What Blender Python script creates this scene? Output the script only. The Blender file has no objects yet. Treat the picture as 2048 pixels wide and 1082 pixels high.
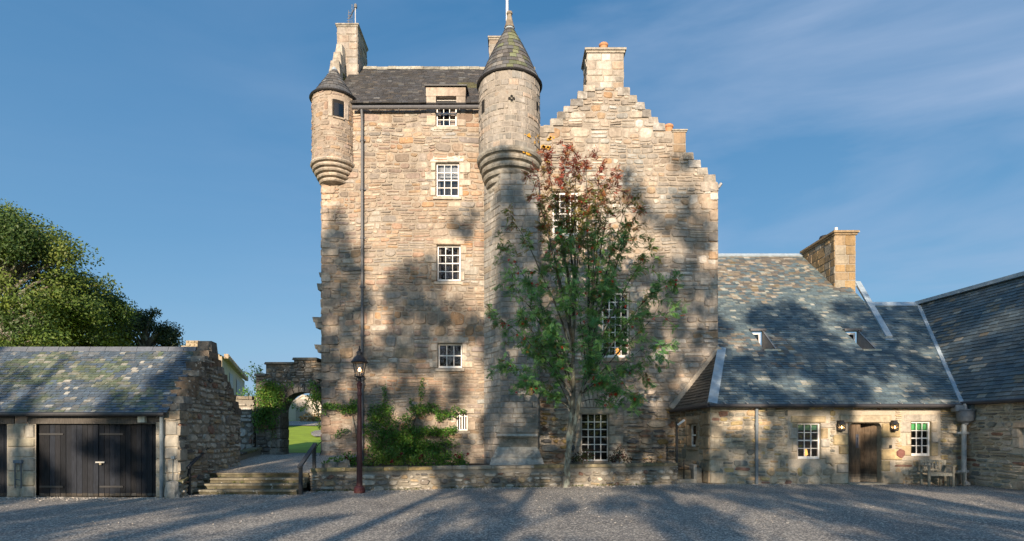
import bpy, math, random
from mathutils import Vector, noise
R = random.Random(11)
sc = bpy.context.scene
COL = sc.collection

# ------------------------------------------------------------------ camera, sky, sun, exposure
F, CX, HZ, ZC = 1160.0, 1024.0, 865.0, 1.68      # focal length in photo pixels, vertical axis, horizon row, eye height
cd = bpy.data.cameras.new("camera"); cam = bpy.data.objects.new("camera", cd); COL.objects.link(cam)
cam.location = (0, 0, ZC); cam.rotation_euler = (math.radians(90), 0, 0)
cd.sensor_width = 36.0; cd.lens = 36.0 * F / 2048.0; cd.shift_y = (HZ - 541.0) / 2048.0
cd.clip_start = 0.1; cd.clip_end = 3000
sc.camera = cam
SUN_EL, SUN_AZ = math.radians(16.0), math.radians(7.0)   # low sun behind the viewer, a little from the left
LD = Vector((math.sin(SUN_AZ) * math.cos(SUN_EL), math.cos(SUN_AZ) * math.cos(SUN_EL), -math.sin(SUN_EL)))
sd = bpy.data.lights.new("sun", 'SUN'); sun = bpy.data.objects.new("sun", sd); COL.objects.link(sun)
sd.energy = 4.6; sd.angle = math.radians(0.55); sd.color = (1.0, 0.80, 0.60)
sun.rotation_euler = LD.to_track_quat('-Z', 'Y').to_euler()
w = bpy.data.worlds.new("World"); sc.world = w; w.use_nodes = True
nt = w.node_tree; nt.nodes.clear()
def wn(t, **k):
    n = nt.nodes.new(t)
    for a, b in k.items(): setattr(n, a, b)
    return n
sky = wn('ShaderNodeTexSky', sky_type='NISHITA', sun_disc=False, sun_elevation=SUN_EL,
         sun_rotation=math.pi + SUN_AZ, air_density=1.35, dust_density=0.1, ozone_density=2.2)
tc = wn('ShaderNodeTexCoord'); mp = wn('ShaderNodeMapping')
mp.inputs['Rotation'].default_value = (0, math.radians(24), 0); mp.inputs['Scale'].default_value = (1.1, 1.0, 4.5)
nz = wn('ShaderNodeTexNoise'); nz.inputs['Scale'].default_value = 1.7; nz.inputs['Detail'].default_value = 6
nz.inputs['Roughness'].default_value = 0.55; nz.inputs['Distortion'].default_value = 0.5
cr = wn('ShaderNodeValToRGB'); cr.color_ramp.elements[0].position = 0.36; cr.color_ramp.elements[1].position = 0.76
sx = wn('ShaderNodeSeparateXYZ')
mr = wn('ShaderNodeMapRange'); mr.inputs['From Min'].default_value = -0.45; mr.inputs['From Max'].default_value = 0.65
mr.inputs['To Min'].default_value = 0.10; mr.inputs['To Max'].default_value = 0.95
mu = wn('ShaderNodeMath', operation='MULTIPLY')
mix = wn('ShaderNodeMixRGB'); mix.inputs['Color2'].default_value = (1.5, 1.95, 2.75, 1)
bg = wn('ShaderNodeBackground'); bg.inputs['Strength'].default_value = 0.15
wo = wn('ShaderNodeOutputWorld')
L = nt.links.new
L(tc.outputs['Generated'], mp.inputs['Vector']); L(mp.outputs['Vector'], nz.inputs['Vector'])
L(nz.outputs['Fac'], cr.inputs['Fac']); L(tc.outputs['Generated'], sx.inputs[0]); L(sx.outputs['X'], mr.inputs['Value'])
L(cr.outputs['Color'], mu.inputs[0]); L(mr.outputs['Result'], mu.inputs[1]); L(mu.outputs[0], mix.inputs['Fac'])
hs = wn('ShaderNodeHueSaturation'); hs.inputs['Saturation'].default_value = 1.2; hs.inputs['Hue'].default_value = .5; hs.inputs['Value'].default_value = .80
gr_ = wn('ShaderNodeValToRGB'); e_ = gr_.color_ramp.elements
e_[0].position = 0.0; e_[0].color = (.66, 1.45, 2.55, 1); e_[1].position = .60; e_[1].color = (.18, .73, 1.58, 1)
k_ = e_.new(.25); k_.color = (.46, 1.15, 2.1, 1)
fy = wn('ShaderNodeMapRange'); fy.inputs['From Min'].default_value = -.25; fy.inputs['From Max'].default_value = .45; fy.inputs['To Max'].default_value = .85
ev_ = wn('ShaderNodeMixRGB')
L(sx.outputs['Z'], gr_.inputs['Fac']); L(sx.outputs['Y'], fy.inputs['Value']); L(fy.outputs['Result'], ev_.inputs['Fac'])
L(sky.outputs['Color'], hs.inputs['Color']); dk_ = wn('ShaderNodeMixRGB', blend_type='DARKEN'); dk_.inputs['Fac'].default_value = 1.; dk_.inputs['Color2'].default_value = (4.6, 5.2, 6.2, 1)
L(hs.outputs['Color'], dk_.inputs['Color1']); L(dk_.outputs[0], ev_.inputs['Color1']); L(gr_.outputs['Color'], ev_.inputs['Color2']); L(ev_.outputs[0], mix.inputs['Color1']); L(mix.outputs['Color'], bg.inputs['Color']); L(bg.outputs[0], wo.inputs['Surface'])
sc.view_settings.view_transform = 'Standard'; sc.view_settings.look = 'None'
sc.view_settings.exposure = 0.85; sc.view_settings.gamma = 1.0

# ------------------------------------------------------------------ helpers
def X(px, D): return (px - CX) * D / F
def Z(py, D): return ZC + (HZ - py) * D / F
def P(px, py, D): return Vector((X(px, D), D, Z(py, D)))
def lerp(a, b, t): return a + (b - a) * t
def vary(c, a=.12, r=R):
    k = 1 + r.uniform(-a, a); h = r.uniform(-a * .22, a * .22)
    return (c[0] * k * (1 + h), c[1] * k, c[2] * k * (1 - h))
def pick(pal, r=R):
    t = r.random() * sum(p[0] for p in pal)
    for wgt, c in pal:
        t -= wgt
        if t <= 0: return c
    return pal[-1][1]
def nz3(x, y, z=0.): return noise.noise(Vector((x, y, z)))

class MB:
    def __init__(s): s.v = []; s.f = []; s.c = []; s.m = []
    def add(s, vs, fs, c=(1, 1, 1), m=0):
        o = len(s.v); s.v.extend(vs)
        for f in fs: s.f.append([i + o for i in f]); s.c.append(c); s.m.append(m)
    def hexa(s, p, c=(1, 1, 1), m=0):      # p: bottom ring 4, top ring 4
        s.add(p, [(0, 3, 2, 1), (4, 5, 6, 7), (0, 1, 5, 4), (1, 2, 6, 5), (2, 3, 7, 6), (3, 0, 4, 7)], c, m)
    def box(s, x0, x1, y0, y1, z0, z1, c=(1, 1, 1), m=0):
        s.hexa([(x0, y0, z0), (x1, y0, z0), (x1, y1, z0), (x0, y1, z0), (x0, y0, z1), (x1, y0, z1), (x1, y1, z1), (x0, y1, z1)], c, m)
    def bar(s, a, b, wx, wz, c=(1, 1, 1), m=0):     # rectangular bar from a to b
        a = Vector(a); b = Vector(b); d = (b - a).normalized()
        up = Vector((0, 0, 1)) if abs(d.z) < .95 else Vector((0, 1, 0))
        q = d.cross(up).normalized() * wx / 2; u = q.cross(d).normalized() * wz / 2
        s.hexa([a - q - u, a + q - u, b + q - u, b - q - u, a - q + u, a + q + u, b + q + u, b - q + u], c, m)
    def tube(s, pts, rs, n=8, c=(1, 1, 1), m=0, cap=True):
        pts = [Vector(p) for p in pts]
        if not hasattr(rs, '__len__'): rs = [rs] * len(pts)
        o = len(s.v); ref = None
        for i, p in enumerate(pts):
            d = (pts[min(i + 1, len(pts) - 1)] - pts[max(i - 1, 0)]).normalized()
            if ref is None: ref = d.orthogonal().normalized()
            ref = (ref - d * ref.dot(d)).normalized(); q = d.cross(ref)
            for k in range(n):
                a = 2 * math.pi * k / n
                s.v.append(p + (ref * math.cos(a) + q * math.sin(a)) * rs[i])
        for i in range(len(pts) - 1):
            for k in range(n):
                k2 = (k + 1) % n
                s.f.append([o + i * n + k, o + i * n + k2, o + (i + 1) * n + k2, o + (i + 1) * n + k]); s.c.append(c); s.m.append(m)
        if cap:
            s.f.append([o + k for k in range(n)][::-1]); s.c.append(c); s.m.append(m)
            e = o + (len(pts) - 1) * n
            s.f.append([e + k for k in range(n)]); s.c.append(c); s.m.append(m)
    def lathe(s, prof, cx, cy, n=16, c=(1, 1, 1), m=0, a0=0., a1=2 * math.pi, cap=True):
        o = len(s.v); full = abs(a1 - a0 - 2 * math.pi) < 1e-6; nn = n if full else n + 1
        for r, z in prof:
            for k in range(nn):
                a = a0 + (a1 - a0) * k / n; s.v.append((cx + r * math.cos(a), cy + r * math.sin(a), z))
        for i in range(len(prof) - 1):
            for k in range(n):
                k2 = (k + 1) % nn
                s.f.append([o + i * nn + k, o + i * nn + k2, o + (i + 1) * nn + k2, o + (i + 1) * nn + k]); s.c.append(c); s.m.append(m)
        if cap and full:
            s.f.append([o + k for k in range(nn)][::-1]); s.c.append(c); s.m.append(m)
            e = o + (len(prof) - 1) * nn
            s.f.append([e + k for k in range(nn)]); s.c.append(c); s.m.append(m)
    def build(s, name, mats, parent=None, smooth=False, local=False):
        me = bpy.data.meshes.new(name); me.from_pydata([tuple(v) for v in s.v], [], s.f)
        if not isinstance(mats, (list, tuple)): mats = [mats]
        for m in mats: me.materials.append(m)
        at = me.attributes.new("Col", 'FLOAT_COLOR', 'CORNER')
        buf = []
        for f, c in zip(s.f, s.c): buf.extend((c[0], c[1], c[2], 1.0) * len(f))
        at.data.foreach_set("color", buf)
        me.polygons.foreach_set("material_index", s.m)
        if smooth: me.polygons.foreach_set("use_smooth", [True] * len(s.f))
        me.update()
        ob = bpy.data.objects.new(name, me); COL.objects.link(ob)
        if parent is not None:
            ob.parent = parent
            if parent.type == 'EMPTY' and not local: ob.location = -parent.location
        return ob
def thing(name, label, cat, loc=(0, 0, 0), rz=0., group=None):
    o = bpy.data.objects.new(name, None); COL.objects.link(o); o.location = loc; o.rotation_euler = (0, 0, rz)
    o["label"] = label; o["category"] = cat
    if group: o["group"] = group
    return o
def tag(o, label=None, cat=None, group=None, kind=None):
    if label: o["label"] = label
    if cat: o["category"] = cat
    if group: o["group"] = group
    if kind: o["kind"] = kind
    return o

# ------------------------------------------------------------------ materials
def mat(name, base=(1, 1, 1), attr=True, rough=.85, spec=.3, ns=6., na=.25, bump=.0, bs=40., stain=0., stc=(.1, .09, .07), sts=.5,
        moss=None, mosss=.7, mosslo=.55, metal=0., trans=0., stretch=(1, 1, 1), emis=None, lich=None, lichs=9., lichlo=.68, streak=0.):
    m = bpy.data.materials.new(name); m.use_nodes = True; n = m.node_tree.nodes; l = m.node_tree.links
    b = n['Principled BSDF']; out = n['Material Output']
    b.inputs['Roughness'].default_value = rough; b.inputs['Specular IOR Level'].default_value = spec; b.inputs['Metallic'].default_value = metal
    co = n.new('ShaderNodeTexCoord'); mpg = n.new('ShaderNodeMapping'); mpg.inputs['Scale'].default_value = stretch
    l.new(co.outputs['Object'], mpg.inputs['Vector']); vec = mpg.outputs['Vector']
    def nzn(s, d=4., r=.6):
        t = n.new('ShaderNodeTexNoise'); t.inputs['Scale'].default_value = s; t.inputs['Detail'].default_value = d; t.inputs['Roughness'].default_value = r
        l.new(vec, t.inputs['Vector']); return t
    def mixn(bt, fac, a, bb):
        x = n.new('ShaderNodeMixRGB'); x.blend_type = bt
        for i, v in ((0, fac), (1, a), (2, bb)):
            if isinstance(v, (int, float)): x.inputs[i].default_value = v
            elif isinstance(v, tuple): x.inputs[i].default_value = (*v[:3], 1)
            else: l.new(v, x.inputs[i])
        return x.outputs[0]
    def ramp(src, lo, hi, c0=(0, 0, 0), c1=(1, 1, 1)):
        r = n.new('ShaderNodeValToRGB'); r.color_ramp.elements[0].position = lo; r.color_ramp.elements[1].position = hi
        r.color_ramp.elements[0].color = (*c0, 1); r.color_ramp.elements[1].color = (*c1, 1); l.new(src, r.inputs[0]); return r.outputs[0]
    if attr:
        a = n.new('ShaderNodeAttribute'); a.attribute_name = "Col"; c = mixn('MULTIPLY', 1., a.outputs['Color'], base)
    else:
        c = mixn('MULTIPLY', 1., base, (1., 1., 1.))
    if na:
        t = nzn(ns, 5.)
        c = mixn('MULTIPLY', 1., c, ramp(t.outputs['Fac'], .25, .75, (1 - na,) * 3, (1 + na,) * 3))
    if stain:
        t = nzn(sts, 5., .65); f = ramp(t.outputs['Fac'], .48, .72)
        c = mixn('MIX', mixn('MULTIPLY', 1., f, (stain,) * 3), c, stc)
    if streak:
        m2 = n.new('ShaderNodeMapping'); m2.inputs['Scale'].default_value = (1.6, 1.6, .13); l.new(co.outputs['Object'], m2.inputs['Vector'])
        t = n.new('ShaderNodeTexNoise'); t.inputs['Scale'].default_value = 1.3; t.inputs['Detail'].default_value = 6; t.inputs['Roughness'].default_value = .65; l.new(m2.outputs['Vector'], t.inputs['Vector'])
        c = mixn('MULTIPLY', 1., c, ramp(t.outputs['Fac'], .36, .62, (1 - streak, 1 - streak, 1 - streak), (1.06, 1.06, 1.06)))
    if moss:
        t = nzn(mosss, 6., .7); f = ramp(t.outputs['Fac'], mosslo, mosslo + .12); c = mixn('MIX', mixn('MULTIPLY', 1., f, (.8,) * 3), c, moss)
    if lich:
        t = nzn(lichs, 3., .6); f = ramp(t.outputs['Fac'], lichlo, lichlo + .06); c = mixn('MIX', mixn('MULTIPLY', 1., f, (.75,) * 3), c, lich)
    l.new(c, b.inputs['Base Color'])
    if bump:
        t = nzn(bs, 6., .65); bp = n.new('ShaderNodeBump'); bp.inputs['Strength'].default_value = bump; bp.inputs['Distance'].default_value = .03
        l.new(t.outputs['Fac'], bp.inputs['Height']); l.new(bp.outputs['Normal'], b.inputs['Normal'])
    if trans:
        tr = n.new('ShaderNodeBsdfTranslucent'); l.new(c, tr.inputs['Color']); ms = n.new('ShaderNodeMixShader'); ms.inputs[0].default_value = trans
        l.new(b.outputs[0], ms.inputs[1]); l.new(tr.outputs[0], ms.inputs[2]); l.new(ms.outputs[0], out.inputs['Surface'])
    if emis:
        b.inputs['Emission Color'].default_value = (*emis[:3], 1); b.inputs['Emission Strength'].default_value = emis[3]
    return m
def glass_mat(name, tint=.9, rough=.03):
    m = bpy.data.materials.new(name); m.use_nodes = True; n = m.node_tree.nodes; l = m.node_tree.links
    n.remove(n['Principled BSDF']); out = n['Material Output']
    g = n.new('ShaderNodeBsdfGlossy'); g.inputs['Roughness'].default_value = rough; g.inputs['Color'].default_value = (.95, .97, 1, 1)
    t = n.new('ShaderNodeBsdfTransparent'); t.inputs['Color'].default_value = (tint, tint, tint, 1)
    fr = n.new('ShaderNodeFresnel'); fr.inputs['IOR'].default_value = 1.62
    co = n.new('ShaderNodeTexCoord'); nn = n.new('ShaderNodeTexNoise'); nn.inputs['Scale'].default_value = 4.5; nn.inputs['Detail'].default_value = 1
    l.new(co.outputs['Object'], nn.inputs['Vector']); bp = n.new('ShaderNodeBump'); bp.inputs['Strength'].default_value = .12; bp.inputs['Distance'].default_value = .05
    l.new(nn.outputs['Fac'], bp.inputs['Height']); l.new(bp.outputs['Normal'], g.inputs['Normal'])
    ms = n.new('ShaderNodeMixShader'); l.new(fr.outputs[0], ms.inputs[0]); l.new(t.outputs[0], ms.inputs[1]); l.new(g.outputs[0], ms.inputs[2]); l.new(ms.outputs[0], out.inputs['Surface'])
    return m
M = dict(
    stone=mat("tower_stone", na=.34, ns=9, bump=.9, bs=22, streak=.30, stain=.55, stc=(.20, .165, .13), sts=.45, lich=(.42, .40, .35), lichs=5., lichlo=.66, rough=.92, spec=.15),
    grey=mat("grey_ashlar", na=.28, ns=9, bump=.6, bs=24, streak=.32, stain=.5, stc=(.16, .15, .12), sts=.7, rough=.92, spec=.15),
    mossy=mat("mossy_stone", na=.4, ns=8, bump=1., bs=18, stain=.6, stc=(.07, .065, .055), sts=1.6, lich=(.5, .5, .46), lichs=9., lichlo=.63, rough=.95, spec=.1),
    mortar=mat("mortar", na=.2, ns=20, bump=.6, bs=50, stain=.4, stc=(.18, .15, .12), rough=.97, spec=.1),
    slate=mat("roof_slate", na=.25, ns=14, bump=.35, bs=30, rough=.58, spec=.45, stain=.2, stc=(.10, .09, .07), sts=.8),
    mslate=mat("mossy_roof_slate", na=.3, ns=14, bump=.4, bs=30, rough=.6, spec=.45, moss=(.085, .11, .065), mosss=1.1, mosslo=.52, lich=(.30, .30, .25), lichs=7., lichlo=.66),
    lead=mat("sheet_lead", base=(.33, .40, .45), attr=False, na=.25, ns=5, rough=.55, spec=.4, bump=.15, bs=8),
    iron=mat("painted_iron", rough=.5, spec=.4, na=.2, ns=12),
    white=mat("white_paint", base=(.82, .80, .76), attr=False, na=.08, ns=10, rough=.5),
    wood=mat("weathered_wood", rough=.75, spec=.25, na=.45, ns=7, stretch=(6, 6, .8), bump=.4, bs=10),
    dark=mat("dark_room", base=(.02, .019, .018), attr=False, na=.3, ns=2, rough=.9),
    plain=mat("plain_paint", rough=.7, na=.12, ns=8),
    bark=mat("bark", na=.5, ns=14, bump=.7, bs=25, rough=.9, spec=.15, stretch=(1, 1, .5), lich=(.33, .36, .30), lichs=6., lichlo=.52),
    leaf=mat("leaf", na=.2, ns=3, rough=.55, spec=.35, trans=.28),
    shade=mat("wood_leaf", na=.2, ns=3, rough=.8, spec=.1),
    soil=mat("soil", base=(.06, .045, .032), attr=False, na=.4, ns=8, bump=1., bs=20),
    grass=mat("mown_grass", base=(.29, .40, .03), attr=False, na=.25, ns=1.5, bump=.6, bs=30, rough=.8),
    glass=glass_mat("window_glass"), lglass=glass_mat("lantern_glass", .96, .1),
    glow=mat("lamp_glow", base=(1, .6, .25), attr=False, na=0, emis=(1., .50, .16, 9.)),
    tglow=mat("table_lamp_shade", base=(.8, .45, .15), attr=False, na=0, emis=(1., .48, .12, .9)),
    berry=mat("berry_skin", base=(.42, .03, .015), attr=False, na=.2, rough=.4),
)
def ground_mat():
    m = bpy.data.materials.new("chipped_tarmac"); m.use_nodes = True; n = m.node_tree.nodes; l = m.node_tree.links; b = n['Principled BSDF']
    co = n.new('ShaderNodeTexCoord')
    def nn(s, d=3., r=.6):
        t = n.new('ShaderNodeTexNoise'); t.inputs['Scale'].default_value = s; t.inputs['Detail'].default_value = d; t.inputs['Roughness'].default_value = r
        l.new(co.outputs['Object'], t.inputs['Vector']); return t.outputs['Fac']
    def rp(src, lo, hi, c0, c1):
        r = n.new('ShaderNodeValToRGB'); e = r.color_ramp.elements; e[0].position = lo; e[1].position = hi; e[0].color = (*c0, 1); e[1].color = (*c1, 1); l.new(src, r.inputs[0]); return r.outputs[0]
    vo = n.new('ShaderNodeTexVoronoi'); vo.inputs['Scale'].default_value = 42; l.new(co.outputs['Object'], vo.inputs['Vector'])
    hs = n.new('ShaderNodeSeparateColor'); l.new(vo.outputs['Color'], hs.inputs[0])
    big = rp(nn(.35, 4.), .35, .7, (0, 0, 0), (1, 1, 1))
    at = n.new('ShaderNodeAttribute'); at.attribute_name = "Col"
    thr = n.new('ShaderNodeMath'); thr.operation = 'MULTIPLY_ADD'; l.new(big, thr.inputs[0]); thr.inputs[1].default_value = .36; l.new(hs.outputs[0], thr.inputs[2])
    th2 = n.new('ShaderNodeMath'); th2.operation = 'ADD'; l.new(thr.outputs[0], th2.inputs[0]); l.new(at.outputs['Fac'], th2.inputs[1])
    chip = rp(th2.outputs[0], .58, .90, (0, 0, 0), (1, 1, 1))
    stone = rp(hs.outputs[1], .1, .9, (.28, .26, .22), (.66, .61, .52))
    tar = rp(nn(1.2, 6.), .3, .7, (.125, .122, .118), (.22, .212, .20))
    mx = n.new('ShaderNodeMixRGB'); l.new(chip, mx.inputs[0]); l.new(tar, mx.inputs[1]); l.new(stone, mx.inputs[2]); l.new(mx.outputs[0], b.inputs['Base Color'])
    b.inputs['Roughness'].default_value = .9; b.inputs['Specular IOR Level'].default_value = .2
    bp = n.new('ShaderNodeBump'); bp.inputs['Strength'].default_value = 1.; bp.inputs['Distance'].default_value = .02; l.new(hs.outputs[2], bp.inputs['Height']); l.new(bp.outputs[0], b.inputs['Normal'])
    return m
M['ground'] = ground_mat()

PAL_T = [(3, (.40, .30, .21)), (2.5, (.46, .37, .27)), (2, (.37, .31, .255)), (1.3, (.45, .285, .19)), (.7, (.44, .27, .12)), (1.2, (.52, .45, .355)), (1.3, (.25, .215, .18)), (.8, (.33, .24, .20))]
PAL_G = [(3, (.42, .36, .29)), (2, (.47, .43, .365)), (2, (.36, .32, .27)), (1, (.45, .345, .245)), (1, (.55, .50, .43)), (.8, (.27, .245, .215)), (.4, (.42, .27, .14))]
PAL_ASH = [(3, (.33, .30, .265)), (2, (.375, .335, .29)), (1, (.28, .265, .24)), (.8, (.385, .315, .255))]
PAL_DR = [(3, (.52, .45, .36)), (2, (.48, .41, .31)), (1, (.50, .38, .26)), (.6, (.56, .51, .44))]
PAL_L = [(.8, (.52, .46, .36)), (2, (.43, .38, .30)), (1.2, (.25, .255, .235)), (.7, (.18, .19, .18)), (1, (.46, .34, .21)), (.4, (.25, .135, .105)), (1, (.33, .31, .26)), (.8, (.44, .35, .18)), (1, (.50, .45, .36))]
PAL_RUB = [(2, (.32, .285, .23)), (1.5, (.42, .39, .33)), (1, (.22, .20, .175)), (.8, (.36, .28, .18)), (.5, (.12, .115, .11)), (.8, (.46, .43, .37)), (.3, (.26, .16, .12))]
PAL_RIV = [(2, (.40, .36, .29)), (1, (.13, .135, .14)), (1, (.40, .28, .12)), (1, (.25, .25, .23)), (.6, (.26, .17, .12)), (1, (.46, .40, .31))]

def soften(pal, k, g, tint=(1, 1, 1)):     # draw a palette together and take out some of its colour
    tot = sum(p[0] for p in pal); mean = [sum(p[0] * p[1][i] for p in pal) / tot for i in range(3)]
    out = []
    for wgt, c in pal:
        c = [lerp(c[i], mean[i], k) for i in range(3)]; l_ = sum(c) / 3
        out.append((wgt, tuple(lerp(c[i], l_, g) * tint[i] for i in range(3))))
    return out
PAL_T = soften(PAL_T, .22, .30, (1.01, .985, .955)); PAL_G = soften(PAL_G, .12, .2, (.98, .965, .945)); PAL_DR = soften(PAL_DR, .2, .25, (1.06, 1.05, 1.03)); PAL_L = soften(PAL_L, .1, .05, (1.2, 1.18, 1.12))

# ------------------------------------------------------------------ masonry and slating
def fplane(o, ud, nd):
    o = Vector(o); ud = Vector(ud).normalized(); nd = Vector(nd).normalized()
    return lambda u, v, d: o + ud * u + nd * d + Vector((0, 0, v))
def front(D): return lambda u, v, d: Vector((u, D - d, v))
def fcyl(cx, cy, r): # u = angle in radians measured from facing the viewer, + to the right
    return lambda u, v, d: Vector((cx + (r + d) * math.sin(u), cy - (r + d) * math.cos(u), v))
def crossings(poly, v):
    xs = []
    for i in range(len(poly)):
        (u0, v0), (u1, v1) = poly[i], poly[(i + 1) % len(poly)]
        if (v0 <= v) != (v1 <= v): xs.append(u0 + (u1 - u0) * (v - v0) / (v1 - v0))
    xs.sort(); return [(xs[i], xs[i + 1]) for i in range(0, len(xs) - 1, 2)]
def isect(A, B):
    out = []
    for a in A:
        for b in B:
            lo, hi = max(a[0], b[0]), min(a[1], b[1])
            if hi - lo > .02: out.append((lo, hi))
    return out
def subtract(A, h0, h1):
    out = []
    for a, b in A:
        if h1 <= a or h0 >= b: out.append((a, b)); continue
        if h0 - a > .02: out.append((a, h0))
        if b - h1 > .02: out.append((h1, b))
    return out
def ivals(poly, holes, va, vb):
    I = isect(crossings(poly, va + 1e-3), crossings(poly, vb - 1e-3))
    for (u0, u1, v0, v1) in holes:
        if v1 > va and v0 < vb: I = subtract(I, u0, u1)
    return I
def sheet(mb, fm, poly, holes, c, d=0.):           # mortar face with real openings
    vs = sorted(set([round(p[1], 4) for p in poly] + [h[2] for h in holes] + [h[3] for h in holes]))
    for va, vb in zip(vs[:-1], vs[1:]):
        if vb - va < 1e-3: continue
        A = crossings(poly, va + 1e-4); B = crossings(poly, vb - 1e-4)
        if len(A) != len(B): continue
        for (a0, a1), (b0, b1) in zip(A, B):
            cuts = sorted([(h[0], h[1]) for h in holes if h[3] > va + 1e-4 and h[2] < vb - 1e-4 and h[1] > min(a0, b0) and h[0] < max(a1, b1)])
            l0, l1 = a0, b0
            segs = []
            for h0, h1 in cuts: segs.append((l0, l1, h0, h0)); l0 = l1 = h1
            segs.append((l0, l1, a1, b1))
            for s0, s1, e0, e1 in segs:
                if e0 - s0 > 1e-4 or e1 - s1 > 1e-4:
                    mb.add([fm(s0, va, d), fm(e0, va, d), fm(e1, vb, d), fm(s1, vb, d)], [(0, 1, 2, 3)], c)
def stone(mb, fm, u0, u1, v0, v1, c, depth=.03, jit=.02, gap=.012, rnd=.25, warp=0., r=R):
    wd, h = u1 - u0, v1 - v0
    if wd < .04 or h < .03: return
    g = gap; ux0, ux1, vx0, vx1 = u0 + g, u1 - g, v0 + g, v1 - g
    k = min(wd, h) * rnd
    pts = []
    for (cu, cv, su, sv) in ((ux0, vx0, 1, 1), (ux1, vx0, -1, 1), (ux1, vx1, -1, -1), (ux0, vx1, 1, -1)):
        a, b = k * r.uniform(.35, 1.2) , k * r.uniform(.35, 1.2)
        p1 = (cu, cv + sv * b); p2 = (cu + su * a * 1.4, cv)
        pts += ([p1, p2] if (su * sv > 0) else [p2, p1])
    pts = [(p[0] + r.uniform(-jit, jit) * .5, p[1] + r.uniform(-jit, jit) * .5) for p in pts]
    mu_, mv = (u0 + u1) / 2, (v0 + v1) / 2
    dd = depth * r.uniform(.55, 1.35); ins = min(.028, h * .16)
    ku, kv = 1 - ins / (wd / 2 + .001), 1 - ins / (h / 2 + .001)
    tx, tz = r.uniform(-.012, .012), r.uniform(-.012, .012)
    def W(u, v, d):
        if warp: v = v + warp * nz3(u * .55, v * .5, 3.1) + warp * .4 * nz3(u * 1.9, v * 1.3, 7.7)
        return fm(u, v, d)
    V = [W(u, v, -.004) for u, v in pts]
    V += [W(mu_ + (u - mu_) * ku, mv + (v - mv) * kv, max(.004, dd + tx * (u - mu_) / wd * 2 + tz * (v - mv) / h * 2)) for u, v in pts]
    n = len(pts)
    mb.add(V, [(i, (i + 1) % n, n + (i + 1) % n, n + i) for i in range(n)] + [tuple(range(n, 2 * n))], c)
def masonry(mb, fm, poly, holes, pal, hr=(.16, .34), wr=(.28, .8), depth=.03, jit=.03, gap=.012, rnd=.25, warp=.07, mixed=True, var=.13, r=R, vmax=None, region=0.):
    v = min(p[1] for p in poly); top = max(p[1] for p in poly) if vmax is None else vmax
    while v < top - .03:
        h = r.uniform(*hr) * (1 + (.45 * nz3(v * .45, hr[0] * 50, 2.) if mixed else 0))
        if mixed and r.random() < .35: h *= 1.6
        if top - v - h < hr[0] * .6: h = top - v
        for (a, b) in ivals(poly, holes, v, min(v + h, top)):
            u = a
            while u < b - .02:
                wd = r.uniform(*wr) * (1.25 if h > hr[1] else 1) * (1 + (.6 * nz3(u * .4, v * .4, 5.) if mixed else 0))
                if b - u - wd < wr[0] * .55: wd = b - u
                def c(u=u, v=v):
                    q = vary(pick(pal, r), var, r)
                    if region:      # patches of ochre, pink and grey stone laid together, as the quarry loads came
                        a_ = region * nz3(u * .8, v * 1.3, 21.); b_2 = region * nz3(u * .5, v * .7, 33.)
                        q = (q[0] * (1 + .22 * a_ + .10 * b_2), q[1] * (1 - .02 * a_ + .12 * b_2), q[2] * (1 - .24 * a_ + .14 * b_2))
                    return q
                t = r.random() if mixed else 1.
                kw = dict(depth=depth, jit=jit, gap=gap, rnd=rnd, warp=warp, r=r)
                if h > hr[0] * 1.25 and t < .42:
                    s = v + h * r.uniform(.35, .65)
                    for (q0, q1) in ((v, s), (s, v + h)):
                        if r.random() < .5 and wd > .4:
                            m_ = u + wd * r.uniform(.35, .65); stone(mb, fm, u, m_, q0, q1, c(), **kw); stone(mb, fm, m_, u + wd, q0, q1, c(), **kw)
                        else: stone(mb, fm, u, u + wd, q0, q1, c(), **kw)
                elif h > hr[1] and t < .62:
                    q = [v, v + h * r.uniform(.25, .4), v + h * r.uniform(.58, .75), v + h]
                    for i in range(3): stone(mb, fm, u, u + wd, q[i], q[i + 1], c(), **kw)
                else: stone(mb, fm, u, u + wd, v, v + h, c(), **kw)
                u += wd
        v += h
def surround(mb, fm, u0, u1, v0, v1, pal=PAL_DR, lint=.30, sill=.16, jw=(.20, .46), d=.045, deep=.16, sides=True):
    """dressed lintel, jamb blocks and sill about an opening, with the reveal behind"""
    def blk(a, b, c_, e, col, dd=d):
        stone(mb, fm, a, b, c_, e, col, depth=dd, jit=.008, gap=.005, rnd=.06)
    c = vary(pick(pal), .1); a, b = u0 - R.uniform(.14, .3), u1 + R.uniform(.14, .3)
    blk(a, b, v1, v1 + lint, c)
    c2 = vary(pick(pal), .1)
    if sill: blk(u0 - .12, u1 + .12, v0 - sill, v0, c2, d * 1.4)
    for s in (-1, 1):
        v = v0; k = R.randrange(2)
        while v < v1 - .02:
            h = R.uniform(.22, .42)
            if v1 - v - h < .15: h = v1 - v
            wd = R.uniform(*jw) if k % 2 else jw[0] * R.uniform(.8, 1.2); k += 1
            if s < 0: blk(u0 - wd, u0, v, v + h, vary(pick(pal), .12))
            else: blk(u1, u1 + wd, v, v + h, vary(pick(pal), .12))
            v += h
    o = .004; q = [(u0 - o, v0 - o), (u1 + o, v0 - o), (u1 + o, v1 + o), (u0 - o, v1 + o)]
    F0 = [fm(u, v, .02) for u, v in q]; F1 = [fm(u, v, -deep - .02) for u, v in q]
    mb.add(F0 + F1, [(i, (i + 1) % 4, 4 + (i + 1) % 4, 4 + i) for i in range(4)], vary(pick(pal), .06))
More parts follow.
